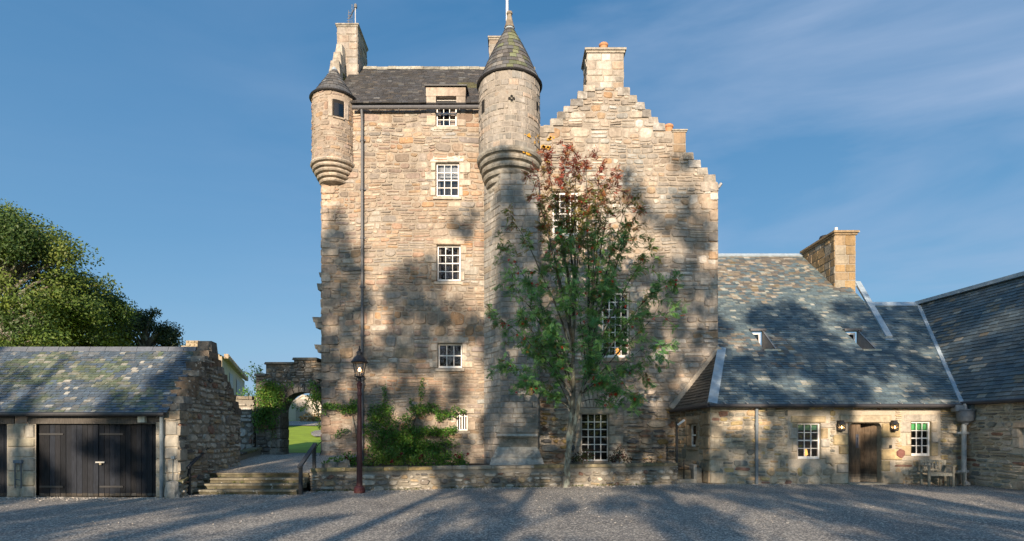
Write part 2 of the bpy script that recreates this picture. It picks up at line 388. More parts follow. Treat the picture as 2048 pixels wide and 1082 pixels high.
def window(parent, fm, u0, u1, v0, v1, cols, rows, deep=.14, bar=.024, fr=.05, mid=True, name="window", inner=None, blind=None, lamp=None, label=None, curtain=None, tilt=.006):
    """white sash: frame with glazing bars > pane, dark room behind"""
    B = MB()
    def slab(a, b, c, e, d0, d1, mb=B, col=(1, 1, 1)):
        p = [fm(a, c, d0), fm(b, c, d0), fm(b, c, d1), fm(a, c, d1), fm(a, e, d0), fm(b, e, d0), fm(b, e, d1), fm(a, e, d1)]
        mb.hexa(p, col)
    f0, f1 = -deep - .04, -deep + .022
    slab(u0, u0 + fr, v0, v1, f0, f1); slab(u1 - fr, u1, v0, v1, f0, f1)
    slab(u0 + fr, u1 - fr, v0, v0 + fr * 1.7, f0, f1 + .01); slab(u0 + fr, u1 - fr, v1 - fr, v1, f0, f1)
    a, b, c, e = u0 + fr, u1 - fr, v0 + fr * 1.7, v1 - fr
    for i in range(1, cols):
        x = lerp(a, b, i / cols); slab(x - bar / 2, x + bar / 2, c, e, f0 + .012, f1 - .012)
    for j in range(1, rows):
        z = lerp(c, e, j / rows); t = bar * (1.7 if mid and j * 2 == rows else 1)
        slab(a, b, z - t / 2, z + t / 2, f0 + .008, f1 - .008)
    ob = B.build(name, M['white'], parent)
    if label: ob["label"] = label
    g = MB(); g.add([fm(u0 + .01, v0 + .01, -deep - .012 - tilt), fm(u1 - .01, v0 + .01, -deep - .012 - tilt), fm(u1 - .01, v1 - .01, -deep - .012 + tilt), fm(u0 + .01, v1 - .01, -deep - .012 + tilt)], [(0, 1, 2, 3)])
    g.build("pane", M['glass'], ob)
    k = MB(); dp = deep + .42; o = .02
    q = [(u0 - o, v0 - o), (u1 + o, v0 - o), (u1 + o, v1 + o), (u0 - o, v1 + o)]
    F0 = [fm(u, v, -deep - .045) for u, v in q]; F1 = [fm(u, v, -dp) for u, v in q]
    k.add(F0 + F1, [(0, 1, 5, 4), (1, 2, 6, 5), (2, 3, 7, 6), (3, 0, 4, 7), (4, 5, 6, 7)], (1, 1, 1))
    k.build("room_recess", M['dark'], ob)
    if blind:
        z, col = blind; m = MB(); n = 8
        for i in range(n):
            s0, s1 = lerp(u0 + .03, u1 - .03, i / n), lerp(u0 + .03, u1 - .03, (i + 1) / n); dd = .012 * (i % 2)
            m.add([fm(s0, z, -deep - .08 - dd), fm(s1, z, -deep - .08 - .012 + dd), fm(s1, v1, -deep - .08 - .012 + dd), fm(s0, v1, -deep - .08 - dd)], [(0, 1, 2, 3)], col)
        m.build("blind", M['plain'], ob)
    if curtain:
        m = MB()
        for (f_a, f_b, z0_, col) in curtain:
            n = 10
            for i in range(n):
                s0, s1 = lerp(lerp(u0, u1, f_a), lerp(u0, u1, f_b), i / n), lerp(lerp(u0, u1, f_a), lerp(u0, u1, f_b), (i + 1) / n); d0_, d1_ = .025 * (i % 2), .025 * ((i + 1) % 2)
                zz_ = lerp(v0, v1, z0_); m.add([fm(s0, zz_, -deep - .1 - d0_), fm(s1, zz_, -deep - .1 - d1_), fm(s1, v1, -deep - .1 - d1_), fm(s0, v1, -deep - .1 - d0_)], [(0, 1, 2, 3)], vary(col, .1))
        m.build("curtain", M['plain'], ob)
    if lamp:
        lu, lv, s = lamp; m = MB(); p = fm(lu, lv, -deep - .2)
        m.lathe([(.01, p.z - s), (s * .6, p.z - s * .6), (s * .5, p.z + s * .2), (s * .3, p.z + s)], p.x, p.y, 8); m.build("table_lamp", M['tglow'], ob)
    return ob
def slates(mb, fm, poly, holes, ex=.16, wr=(.16, .3), colf=None, th=.014, r=R, lap=1.25):
    v = min(p[1] for p in poly); top = max(p[1] for p in poly); row = 0
    while v < top - .02:
        vb = min(v + ex, top)
        A = crossings(poly, v + 1e-4); B = crossings(poly, vb - 1e-4); Mv = crossings(poly, (v + vb) / 2)
        for i, (m0, m1) in enumerate(Mv):
            a0, a1 = A[i] if i < len(A) else (m0, m1); b0, b1 = B[i] if i < len(B) else (m0, m1)
            I = [(min(a0, b0, m0), max(a1, b1, m1))]
            for h in holes:
                if h[3] > v + ex * .5 and h[2] < v + ex * .5: I = subtract(I, h[0], h[1])
            for (lo, hi) in I:
                u = lo - r.uniform(0, wr[1])
                while u < hi:
                    wd = r.uniform(*wr); e = u + wd; g = .004
                    u0, u1 = max(u + g, lo), min(e - g, hi)
                    if u1 - u0 > .02:
                        ub0, ub1 = min(max(u0, a0), a1), min(max(u1, a0), a1); ut0, ut1 = min(max(u0, b0), b1), min(max(u1, b0), b1)
                        j = r.uniform(-.012, .012); t = th * r.uniform(1.5, 2.6)
                        c = colf((u0 + u1) / 2, v, r)
                        p = [fm(ub0, v + j, t), fm(ub1, v + j + r.uniform(-.006, .006), t), fm(ut1, vb + ex * .12, .003), fm(ut0, vb + ex * .12, .003), fm(ub0, v + j, -.01), fm(ub1, v + j, -.01)]
                        mb.add(p, [(0, 1, 2, 3), (4, 5, 1, 0), (4, 0, 3), (5, 2, 1)], c)
                    u = e
        v += ex; row += 1
def leafq(mb, p, d, n, ln, wd, c):
    d = d.normalized(); q = d.cross(n)
    if q.length < 1e-4: q = d.orthogonal()
    q.normalize(); p = Vector(p)
    mb.add([p, p + d * ln * .45 + q * wd / 2, p + d * ln, p + d * ln * .45 - q * wd / 2], [(0, 1, 2, 3)], c)
def rvec(r=R):
    while True:
        v = Vector((r.uniform(-1, 1), r.uniform(-1, 1), r.uniform(-1, 1)))
        if .01 < v.length < 1: return v.normalized()

# ------------------------------------------------------------------ ground, lawn, path
def terrain(y):
    pts = [(-10, 0.), (22.0, .80), (23., .86), (34, 1.42), (45, 2.08), (52, 2.7), (70, 3.6), (120, 6.5), (700, 9.)]
    for (a, za), (b, zb) in zip(pts[:-1], pts[1:]):
        if a <= y <= b: return za + (zb - za) * (y - a) / (b - a)
    return 9.
g = MB()
xs = [-300, -60, -25] + [x * .5 for x in range(-40, 41)] + [25, 60, 300]; ys = [-300, -60, -20] + [y * .5 for y in range(0, 50)] + [25., 30.]
def edge_gravel(x, y):    # clean tarmac in the open, loose pale chips raked up along the foot of the walls
    if x < -8.7: e = 15.0
    elif x < -5.8: e = 15.6
    elif x < 5.4: e = 16.5 + (x + 5.86) * .214
    else: e = 18.9
    d = e - y
    return .40 * math.exp(-max(0, d) / .5) - .10 + .06 * nz3(x * .3, y * .5)
for iy in range(len(ys) - 1):
    for ix in range(len(xs) - 1):
        x0, x1, y0, y1 = xs[ix], xs[ix + 1], ys[iy], ys[iy + 1]
        q = [(x0, y0), (x1, y0), (x1, y1), (x0, y1)]
        hz = lambda x, y: .018 * nz3(x * .45, y * .45) if abs(x) < 22 and 2 < y < 24 else 0.
        k = max(0., edge_gravel((x0 + x1) / 2, (y0 + y1) / 2))
        g.add([(x, y, hz(x, y)) for x, y in q], [(0, 1, 2, 3)], (k, k, k))
tag(g.build("forecourt", M['ground'], smooth=True), kind="structure")
g = MB()
lx = [-400, -120, -60, -40] + [x * 1. for x in range(-34, 10)] + [30, 120, 400]; ly = [23.0] + [24. + k for k in range(0, 44)] + [72, 80, 95, 120, 200, 400, 700]
for iy in range(len(ly) - 1):
    for ix in range(len(lx) - 1):
        q = [(lx[ix], ly[iy]), (lx[ix + 1], ly[iy]), (lx[ix + 1], ly[iy + 1]), (lx[ix], ly[iy + 1])]
        g.add([(x, y, terrain(y) + (.05 * nz3(x * .2, y * .2) if y < 60 and abs(x) < 60 else 0)) for x, y in q], [(0, 1, 2, 3)], (1, 1, 1))
tag(g.build("lawn", M['grass'], smooth=True), kind="structure")
g = MB()      # gravel drive crossing behind the lawn and curving back to the tower
def drive(pts):
    for (x0, y0, x1, y1), (x2, y2, x3, y3) in zip(pts[:-1], pts[1:]):
        g.add([(x0, y0, terrain(y0) + .07), (x1, y1, terrain(y1) + .07), (x3, y3, terrain(y3) + .07), (x2, y2, terrain(y2) + .07)], [(0, 1, 2, 3)], (.25, .25, .25))
drive([(-40, 44.5, -40, 50.5), (-24, 45, -24, 51), (-18, 46, -18, 51.5), (-13, 46, -13, 52), (-5, 46, -5, 52)])
drive([(-11.4, 33.4, -9, 33.4), (-12.1, 35, -9, 35), (-13., 37.5, -9, 37.5), (-13.4, 39.5, -9, 39.5), (-13., 41, -9, 41.5)])
tag(g.build("gravel_drive", M['ground']), kind="structure")
g = MB()      # ramp from the steps up to the arch
rp = [(16.45, .54), (17.5, .60), (19, .68), (21, .80), (23.3, .88)]
for (a, za), (b, zb) in zip(rp[:-1], rp[1:]):
    g.add([(-9.9, a, za), (-5.7, a, za), (-5.7, b, zb), (-9.9, b, zb)], [(0, 1, 2, 3)], (.12, .12, .12))
tag(g.build("ramp_path", M['ground']), kind="structure")
g = MB()      # raised planting bed between garden wall and tower
for i in range(24):
    for j in range(6):
        def bp(a, b):
            u = a / 24; y0 = 16.75 + u * 2.4; y = lerp(y0, 22., b / 6); x = lerp(-5.8, 5.9, u)
            return (x, y, .52 + .05 * nz3(x * 1.3, y * 1.3))
        g.add([bp(i, j), bp(i + 1, j), bp(i + 1, j + 1), bp(i, j + 1)], [(0, 1, 2, 3)])
tag(g.build("flower_bed", M['soil'], smooth=True), kind="structure")

# ------------------------------------------------------------------ tower house
DG, DL = 21.5, 21.8
T = thing("tower_house", "tall sandstone tower house with crow-stepped gable, corner turrets and grey slate roof", "castle", (0, 22, 0))
fL, fG = front(DL), front(DG)
def hole(px0, px1, py0, py1, D): return (X(px0, D), X(px1, D), Z(py1, D), Z(py0, D))
WL = [hole(872, 913, 197, 253, DL), hole(872, 918, 325, 393, DL), hole(874, 921, 490, 562, DL), hole(876, 924, 687, 736, DL), hole(913, 935, 828, 861, DL)]
WG = [hole(1105, 1156, 385, 472, DG), hole(1204, 1258, 585, 715, DG), hole(1163, 1217, 827, 922, DG)]
xl, ztop = -7.16, Z(211, DL)
polyL = [(xl, .3), (-.3, .3), (-.3, ztop), (xl, ztop)]
LS = [(1086, 252), (1100, 239), (1114, 225), (1127, 213), (1141, 199), (1155, 184), (1167, 171)]
RS = [(1260, 176), (1274, 192), (1289, 206), (1302, 220), (1316, 235), (1330, 247), (1346, 262), (1372, 304), (1387, 306), (1401, 320), (1415, 336), (1430, 350), (1436, 367)]
pg = [(X(1040, DG), .3), (X(1040, DG), Z(252, DG))]
for i, (a, b) in enumerate(LS):
    if i == 0: pg += [(X(a, DG), Z(b, DG))]
    else: pg += [(X(a, DG), Z(LS[i - 1][1], DG)), (X(a, DG), Z(b, DG))]
pg += [(X(1247, DG), Z(171, DG))]
prev = 176
pr = []
for i, (a, b) in enumerate(RS):
    if i == 0: pr += [(X(1247, DG), Z(b, DG)), (X(a, DG), Z(b, DG))]
    else: pr += [(X(RS[i - 1][0], DG), Z(b, DG)), (X(a, DG), Z(b, DG))]
pg += pr + [(X(1436, DG), .3)]
def grow(hs, l=.0): return [(h[0] - l, h[1] + l, h[2] - l, h[3] + l) for h in hs]
m1 = MB()
sheet(m1, fL, polyL, WL, (.33, .285, .23)); sheet(m1, fG, pg, WG, (.34, .30, .25))
# return faces at the outer corners, and the solid body behind
m1.add([(xl, DL, .3), (xl, 28.6, .3), (xl, 28.6, ztop), (xl, DL, ztop)], [(0, 1, 2, 3)], (.36, .30, .23))
xr = X(1436, DG)
m1.add([(xr, DG, .3), (xr, 33, .3), (xr, 33, Z(367, DG)), (xr, DG, Z(367, DG))], [(0, 1, 2, 3)], (.38, .33, .27))
m1.box(xl + .02, .4, DL + .75, 28.4, 0, ztop - .2, (.1, .09, .08)); m1.box(.4, xr - .02, DL + .75, 30, 0, Z(380, DG), (.1, .09, .08))
ml = m1.build("wall_core", M['mortar'], T)
s1 = MB()
masonry(s1, fL, [(xl + .0, .35), (-.35, .35), (-.35, ztop), (xl + .0, ztop)], WL, PAL_T, hr=(.13, .25), wr=(.2, .58), warp=.09, gap=.014, depth=.026, rnd=.24, jit=.04, var=.12, region=1.)
# squared quoins at the free corner
v = .4; k = 0
while v < Z(372, DL):
    h = R.uniform(.24, .42); wd = R.uniform(.3, .4) if k % 2 else R.uniform(.5, .75); k += 1
    stone(s1, fL, xl - .01, xl + wd, v, v + h, vary(pick(PAL_T), .12), depth=.05, jit=.03, gap=.008, rnd=.14)
    stone(s1, fplane((xl, DL, 0), (0, 1, 0), (-1, 0, 0)), -.02, .9 - wd, v, v + h, vary(pick(PAL_T), .12), depth=.03, jit=.03, gap=.008, rnd=.14)
    v += h
s1.build("rubble_facing", M['stone'], T)
s1 = MB()
masonry(s1, fG, [p for p in pg], WG, PAL_G, hr=(.15, .28), wr=(.22, .62), warp=.08, gap=.014, depth=.03, rnd=.24, jit=.04, var=.12, region=.7)
v = .4; k = 0
while v < Z(372, DG):
    h = R.uniform(.25, .42); wd = R.uniform(.3, .4) if k % 2 else R.uniform(.5, .7); k += 1
    stone(s1, fG, xr - wd, xr + .01, v, v + h, vary(pick(PAL_G), .12), depth=.05, jit=.02, gap=.008, rnd=.12); v += h
# big rounded river stones low down on the gable
masonry(s1, fG, [(X(1080, DG), .4), (X(1152, DG), .4), (X(1152, DG), Z(800, DG)), (X(1080, DG), Z(800, DG))], [], PAL_RIV, hr=(.16, .3), wr=(.25, .6), rnd=.45, gap=.03, depth=.10, warp=.05)
masonry(s1, fG, [(X(1252, DG), .4), (X(1352, DG), .4), (X(1352, DG), Z(815, DG)), (X(1252, DG), Z(815, DG))], [], PAL_RIV, hr=(.16, .3), wr=(.3, .7), rnd=.45, gap=.035, depth=.10, warp=.05)
s1.build("gable_facing", M['stone'], T)
# crow steps
def crow(px0, px1, py0, py1, dz=0):
    x0, x1, z0, z1 = X(px0, DG), X(px1, DG), Z(py1, DG), Z(py0, DG)
    j = lambda a=.02: R.uniform(-a, a)
    cs = MB(); cs.hexa([(x0 + j(), DG - .06 + j(.01), z0), (x1 + j(), DG - .06 + j(.01), z0), (x1, DG + .55, z0), (x0, DG + .55, z0),
             (x0 + .02 + j(), DG - .05 + j(.01), z1 + j()), (x1 - .02 + j(), DG - .05 + j(.01), z1 + j()), (x1 - .02, DG + .55, z1 + j()), (x0 + .02, DG + .55, z1 + j())], vary(pick([(3, (.36, .335, .30)), (1, (.33, .30, .255)), (.6, (.22, .21, .195))]), .14)); cs.build('crow_step', M['mossy'], T)
for i, (a, b) in enumerate(LS): crow(a, a + R.uniform(17, 27), b, b + (LS[i - 1][1] - b if i else 14))
for i, (a, b) in enumerate(RS):
    if i in (6, 7): continue
    nb = RS[i + 1][1] if i + 1 < len(RS) and i != 5 else b + 15
    crow(a - R.uniform(17, 26), a, b, min(nb, b + 17))
# roofs
rm = MB()
YR, ZR = 24.9, Z(137, 24.9)
ev = Vector((0, DL - .16, ztop + .02)); up = (Vector((0, YR, ZR)) - ev); RL = up.length; up.normalize(); rn = Vector((0, -up.z, up.y))
fR = lambda u, v, d: Vector((u, 0, 0)) + ev + up * v + rn * d
rm.add([fR(xl + .3, 0, -.03), fR(.6, 0, -.03), fR(.6, RL, -.03), fR(xl + .3, RL, -.03)], [(0, 1, 2, 3)], (.05, .05, .05))
rm.add([(xl + .3, 28.2, ztop), (.6, 28.2, ztop), (.6, YR, ZR), (xl + .3, YR, ZR)], [(0, 1, 2, 3)], (.06, .06, .065))
def sl_dark(u, v, r):
    k = nz3(u * .6, v * .7, 2.)
    c = (.075, .074, .076) if r.random() > .12 else pick([(1, (.13, .12, .11)), (1, (.17, .17, .165)), (.6, (.10, .09, .075))], r)
    if k > .35: c = (.12, .115, .06)
    return vary(c, .25, r)
slates(rm, fR, [(xl + .35, 0), (.6, 0), (.6, RL), (xl + .35, RL)], [(X(852, DL) + .02, X(932, DL), -.1, 1.0)], ex=.15, wr=(.16, .3), colf=sl_dark)
rm.build("roof", M['slate'], T)
rr = MB()
x = xl + .8
while x < .5:
    wd = R.uniform(.35, .7); z = ZR + R.uniform(-.015, .03)
    rr.hexa([(x, YR - .17, z - .14), (x + wd - .01, YR - .17, z - .14), (x + wd - .01, YR + .17, z - .14), (x, YR + .17, z - .14), (x, YR - .06, z + .05), (x + wd - .01, YR - .06, z + .05), (x + wd - .01, YR + .06, z + .05), (x, YR + .06, z + .05)], vary((.34, .32, .26), .2)); x += wd
rr.build("ridge_stones", M['mossy'], T)
# gable wing roof behind the crow steps
gm = MB()
xa, xc, xb = X(1083, DG), X(1208, DG), xr; za, zc_, zb = Z(262, DG), Z(172, DG), Z(372, DG)
zc_ -= .3; za -= .3; zb -= .3
gm.add([(xa - .5, DG + .3, za - .5), (xa - .5, 31, za - .5), (xc, 31, zc_), (xc, DG + .3, zc_)], [(0, 1, 2, 3)], (.08, .08, .08))
gm.add([(xb, DG + .3, zb), (xb, 31, zb), (xc, 31, zc_), (xc, DG + .3, zc_)], [(0, 1, 2, 3)], (.08, .08, .08))
gm.build("wing_roof", M['slate'], T)

# windows of the tower
WOB = {}
def surr(par, fm, h, **k):
    q = MB(); surround(q, fm, *h, **k); return q.build('surround', M['grey'], par)
for i, (h, cfg) in enumerate(zip(WL, [(3, 4), (3, 4), (3, 4), (3, 2), None])):
    if cfg: WOB[i] = window(T, fL, *h, *cfg, deep=.13, tilt=(.0, .0, .028, .01)[i], curtain=[[(.68, .98, .0, (.42, .36, .30)), (.02, .2, .0, (.40, .35, .30))], [(.02, .98, .62, (.30, .33, .36)), (.0, .16, 0, (.3, .3, .3))], [(.84, 1., 0., (.3, .28, .26)), (0, .14, 0, (.3, .28, .26))], None][i])
sw = MB()
for i in (1, 2, 3): surr(WOB[i], fL, WL[i], lint=.26, sill=.15, jw=(.2, .5))
sa = MB(); h = WG[2]
c0 = vary((.46, .38, .28))
sa.box(h[0] - .12, h[1] + .25, DG - .09, DG + .02, h[3] - .005, h[3] + .17, c0)
for i in range(13):       # relieving arch of splayed voussoirs
    t = (i - 6) / 6.; b0 = (h[0] + h[1]) / 2 + t * .72; t0 = (h[0] + h[1]) / 2 + t * 1.05; zb_, zt_ = h[3] + .24, h[3] + .24 + .5 - .08 * t * t
    c = vary(pick(PAL_DR), .15); g_ = .048
    sa.hexa([(b0 - g_, DG - .05, zb_), (b0 + g_, DG - .05, zb_), (b0 + g_, DG + .02, zb_), (b0 - g_, DG + .02, zb_), (t0 - g_ * 1.3, DG - .045, zt_), (t0 + g_ * 1.3, DG - .045, zt_), (t0 + g_ * 1.3, DG + .02, zt_), (t0 - g_ * 1.3, DG + .02, zt_)], c)
# jamb blocks either side of the wall-head window
h = WL[0]
for s in (-1, 1):
    v = h[2]
    for q in (.42, .40):
        wd = R.uniform(.35, .6)
        if v + q > ztop: q = ztop - v
        stone(sw, fL, (h[0] - wd) if s < 0 else h[1], h[0] if s < 0 else h[1] + wd, v, v + q, vary((.48, .40, .32)), depth=.04, gap=.005, jit=.01, rnd=.06); v += q
stone(sw, fL, h[0] - .1, h[1] + .1, h[2] - .16, h[2], vary((.5, .44, .36)), depth=.06, gap=.004, jit=.006, rnd=.05)
o = .004; q = [(h[0] - o, h[2]), (h[1] + o, h[2]), (h[1] + o, ztop), (h[0] - o, ztop)]
sw.add([fL(u, v, .02) for u, v in q] + [fL(u, v, -.17) for u, v in q], [(0, 1, 5, 4), (1, 2, 6, 5), (3, 0, 4, 7)], (.4, .35, .28))
sw.build('wall_head_stones', M['grey'], WOB[0]); sw = MB()
# eroded carved panel
for i in range(2):
    cx = X(888 + 14 * i, DL); cz = Z(652, DL)
    for k in range(3):
        r_ = .16 - k * .045
        sw.tube([(cx + r_ * math.cos(a), DL - .04, cz + r_ * 1.5 * math.sin(a)) for a in [math.pi * t / 8 for t in range(9)]], .016, 5, (.33, .28, .22))
sw.build("carved_panel", M['grey'], T)
w0 = window(T, fG, *WG[0], 4, 6, deep=.05, bar=.035, fr=.07); w1 = window(T, fG, *WG[1], 4, 8, deep=.08, bar=.034, fr=.06, lamp=(lerp(WG[1][0], WG[1][1], .62), WG[1][2] + .25, .16))
w2 = window(T, fG, *WG[2], 4, 6, deep=.14, bar=.03, fr=.03, mid=False, label="tall twenty-four pane window standing on the bed")
surr(w0, fG, WG[0], lint=.28, sill=.2); surr(w1, fG, WG[1], lint=.22, sill=.18); surr(w2, fG, WG[2], lint=.2, sill=0, jw=(.3, .8)); sa.build('relieving_arch', M['grey'], w2)
# small barred opening
h = WL[4]; b = MB(); D0 = DL + .06
for t in (0, .25, .5, .75, 1.): b.box(lerp(h[0], h[1] - .04, t), lerp(h[0], h[1] - .04, t) + .04, D0, D0 + .04, h[2], h[3])
b.box(h[0], h[1], D0 + .005, D0 + .035, h[2], h[2] + .05); b.box(h[0], h[1], D0 + .005, D0 + .035, h[3] - .1, h[3] - .06)
gob = b.build("window_grille", M['white'], T)
b = MB(); b.box(h[0], h[1], D0 + .12, D0 + .5, h[2], h[3]); b.build("shutter", M['dark'], gob); surr(gob, fL, WL[4], lint=.22, sill=.14, jw=(.2, .42))

# wall-head dormer
dm = MB(); h = WL[0]; x0, x1, zt = X(853, DL), X(931, DL), Z(176, DL); zw = Z(194, DL)
Yb = lambda z: DL - .16 + (z - ztop) / (ZR - ztop) * (YR - DL + .16)
y0 = DL - .05
dm.box(x0, h[0], y0, DL + .3, ztop, zw, vary((.44, .38, .31), .1)); dm.box(h[1], x1, y0, DL + .3, ztop, zw, vary((.42, .36, .30), .1))
dm.box(x0 - .01, x1 + .01, y0 - .02, DL + .3, zw + .003, zt, (.43, .355, .29))
dm.box(x0 + .05, x1 - .05, DL + .3, Yb(zt) + .2, ztop + .2, zt - .02, (.2, .18, .16))
dob = dm.build("dormer", M['grey'], T)
dr = MB(); dr.hexa([(x0 - .06, y0 - .1, zt + .003), (x1 + .06, y0 - .1, zt + .003), (x1 + .06, Yb(zt) + .5, zt + .33), (x0 - .06, Yb(zt) + .5, zt + .33), (x0 - .06, y0 - .1, zt + .05), (x1 + .06, y0 - .1, zt + .05), (x1 + .06, Yb(zt) + .5, zt + .38), (x0 - .06, Yb(zt) + .5, zt + .38)], (.07, .07, .072)); dr.build("dormer_roof", M['slate'], dob)

# gutter and downpipe
gz = Z(215, DL - .22)
gt = MB(); gt.tube([(X(708, DL), DL - .22, gz), (X(962, DL), DL - .22, gz + .02)], .075, 10, (.10, .10, .105))
for px in range(720, 960, 40): gt.box(X(px, DL) - .015, X(px, DL) + .015, DL - .25, DL, gz - .09, gz - .06, (.08, .08, .085))
gt.build("gutter", M['iron'], T, smooth=False)
dp = MB(); xd = X(726, DL); dp.tube([(xd, DL - .2, gz - .03), (xd, DL - .14, gz - .35), (xd, DL - .12, gz - .5), (xd, DL - .12, .55)], .05, 10, (.11, .115, .125))
z = 1.6
while z < gz - .6: dp.tube([(xd, DL - .12, z), (xd, DL - .12, z + .12)], .066, 10, (.10, .105, .115)); dp.box(xd - .11, xd + .11, DL - .06, DL, z + .02, z + .09, (.1, .1, .11)); z += 1.83
dp.build("downpipe", M['iron'], T)

# bartizan on the outer corner
def rings(mb, prof, cx, cy, n, c, m=0): mb.lathe(prof, cx, cy, n, c, m)
bx_, by_, br = X(668.5, 22.0), 22.0, .80
bz0, bz1 = Z(334, 22.), Z(204, 22.)
B = MB(); B.lathe([(br, bz0), (br, bz1)], bx_, by_, 40, (.36, .30, .24))
bt = B.build("turret", M['mortar'], T)
bt["label"] = "small round corner turret with its own slated cone"
s2 = MB(); fB = fcyl(bx_, by_, br)
wh = (.36, .70, Z(231, 21.3), Z(203, 21.3))
wh = (math.asin((X(667, 21.3) - bx_) / br), math.asin((X(686, 21.3) - bx_) / br), Z(232, 21.25), Z(204, 21.25))
def cyl_masonry(mb, fm, r, z0, z1, pal, hr, wr, holes=(), a0=-2.2, a1=2.2, **k):
    f2 = lambda u, v, d: fm(u / r, v, d)
    masonry(mb, f2, [(a0 * r, z0), (a1 * r, z0), (a1 * r, z1), (a0 * r, z1)], [(h[0] * r, h[1] * r, h[2], h[3]) for h in holes], pal, hr=hr, wr=wr, **k)
cyl_masonry(s2, fB, br, bz0, bz1, PAL_T, (.13, .26), (.2, .45), [(wh[0] - .2, wh[1] + .2, wh[2] - .05, wh[3] + .1)], warp=.05, depth=.016, gap=.009)
f2 = lambda u, v, d: fB(u / br, v, d)
u0, u1 = wh[0] * br, wh[1] * br
stone(s2, f2, u0 - .19, u0, wh[2] - .05, wh[3] + .1, (.44, .38, .31), depth=.035, gap=.003, jit=.005, rnd=.05); stone(s2, f2, u1, u1 + .19, wh[2] - .05, wh[3] + .1, (.43, .37, .31), depth=.035, gap=.003, jit=.005, rnd=.05)
stone(s2, f2, u0, u1, wh[2] - .09, wh[2] - .002, (.45, .38, .3), depth=.04, gap=.002, jit=.004, rnd=.05)
s2.build("rubble_facing", M['stone'], bt)
wn_ = MB(); arc = lambda a, b, z0, z1, d: [wn_.add([f2(lerp(a, b, k / 8), z0, d), f2(lerp(a, b, (k + 1) / 8), z0, d), f2(lerp(a, b, (k + 1) / 8), z1, d), f2(lerp(a, b, k / 8), z1, d)], [(0, 1, 2, 3)]) for k in range(8)]; arc(u0, u1, wh[2], wh[3] + .1, .012); wn_.build("opening_dark", M['dark'], bt)
wn_ = MB(); arc(u0 + .05, u1 - .03, wh[2] + .03, wh[3] - .03, .018); wn_.build("pane", M['glass'], bt)
def corbels(name, cx, cy, rtop, rbot, ztop_, zbot, n, par, col, seg=44):
    c = MB(); prof = [(rbot * .6, zbot - .02)]
    for i in range(n):
        t0, t1 = i / n, (i + 1) / n; r1 = lerp(rbot, rtop, t1 ** .85); z0, z1 = lerp(zbot, ztop_, t0), lerp(zbot, ztop_, t1); hh = z1 - z0
        prof += [(r1 - .09, z0 + .02), (r1 - .02, z0 + hh * .16), (r1 + .012, z0 + hh * .45), (r1, z0 + hh * .8), (r1 - .06, z1 - .005)]
    prof += [(rtop * .8, ztop_ + .02)]
    nf0 = 0
    c.lathe(prof, cx, cy, seg, col)
    for k in range(len(c.f)): 
        sgm = (k % seg) // 3; lay = (k // seg) // 5
        rr_ = random.Random(sgm * 31 + lay * 7); c.c[k] = vary(col, .16, rr_)
    c.v = [Vector(v) + Vector((nz3(v[0] * 3, v[1] * 3, v[2] * 3), nz3(v[1] * 3, v[2] * 3, v[0] * 3), 0)) * .022 for v in c.v]
    return c.build(name, M['mossy'], par)
corbels("corbels", bx_, by_, .86, .42, bz0 + .04, Z(369, 21.8), 5, bt, (.42, .36, .29))
def cone_roof(par, cx, cy, r0, z0, r1, z1, colf, ex=.16, bulge=.0, seg=48, a0=-2.6, a1=2.6):
    prof = []; N = int((z1 - z0) / ex * 1.05)
    c = MB()
    rad = lambda t: lerp(r0, r1, t) + bulge * math.sin(math.pi * t) + .05 * max(0, .12 - t) / .12
    c.lathe([(rad(t / 10) - .03, lerp(z0, z1, t / 10)) for t in range(11)], cx, cy, 32, (.05, .05, .05))
    for i in range(N):
        ta, tb = i / N, (i + 1.15) / N; ra, rb = rad(ta), rad(min(1, tb)); za, zb = lerp(z0, z1, ta), lerp(z0, z1, min(1, tb))
        a = a0 + R.uniform(0, .2)
        while a < a1:
            da = R.uniform(.17, .27) / max(ra, .12); e = min(a + da - .008 / ra, a1)
            j = R.uniform(-.01, .01)
            f = lambda an, r, z: Vector((cx + r * math.sin(an), cy - r * math.cos(an), z))
            mid = (a + e) / 2
            p = [f(a, ra + .022, za + j), f(mid, ra + .026, za + j), f(e, ra + .022, za + j), f(e, rb + .002, zb), f(mid, rb + .004, zb), f(a, rb + .002, zb), f(a, ra - .01, za + j), f(mid, ra - .01, za + j), f(e, ra - .01, za + j)]
            c.add(p, [(0, 1, 4, 5), (1, 2, 3, 4), (6, 7, 1, 0), (7, 8, 2, 1)], colf(mid, za, R)); a += da
    c.lathe([(r0 + .03, z0 - .05), (r0 + .065, z0 - .02), (r0 + .06, z0 + .02), (r0, z0 + .03)], cx, cy, 40, (.03, .03, .032), cap=False)
    c.lathe([(.05, z0 - .03), (r0 + .04, z0 - .03)], cx, cy, 40, (.05, .045, .04), cap=False)
    return c.build("cone_roof", M['slate'], par)
cone_roof(bt, bx_, by_, .83, bz1 + .02, .10, Z(141, 22.), lambda a, z, r: vary((.10, .098, .095) if r.random() > .2 else (.17, .165, .15), .25, r), ex=.14)
ap = MB(); ap.lathe([(.15, Z(150, 22.)), (.09, Z(138, 22.)), (.03, Z(134, 22.))], bx_, by_, 10); ap.build("lead_cap", M['lead'], bt)

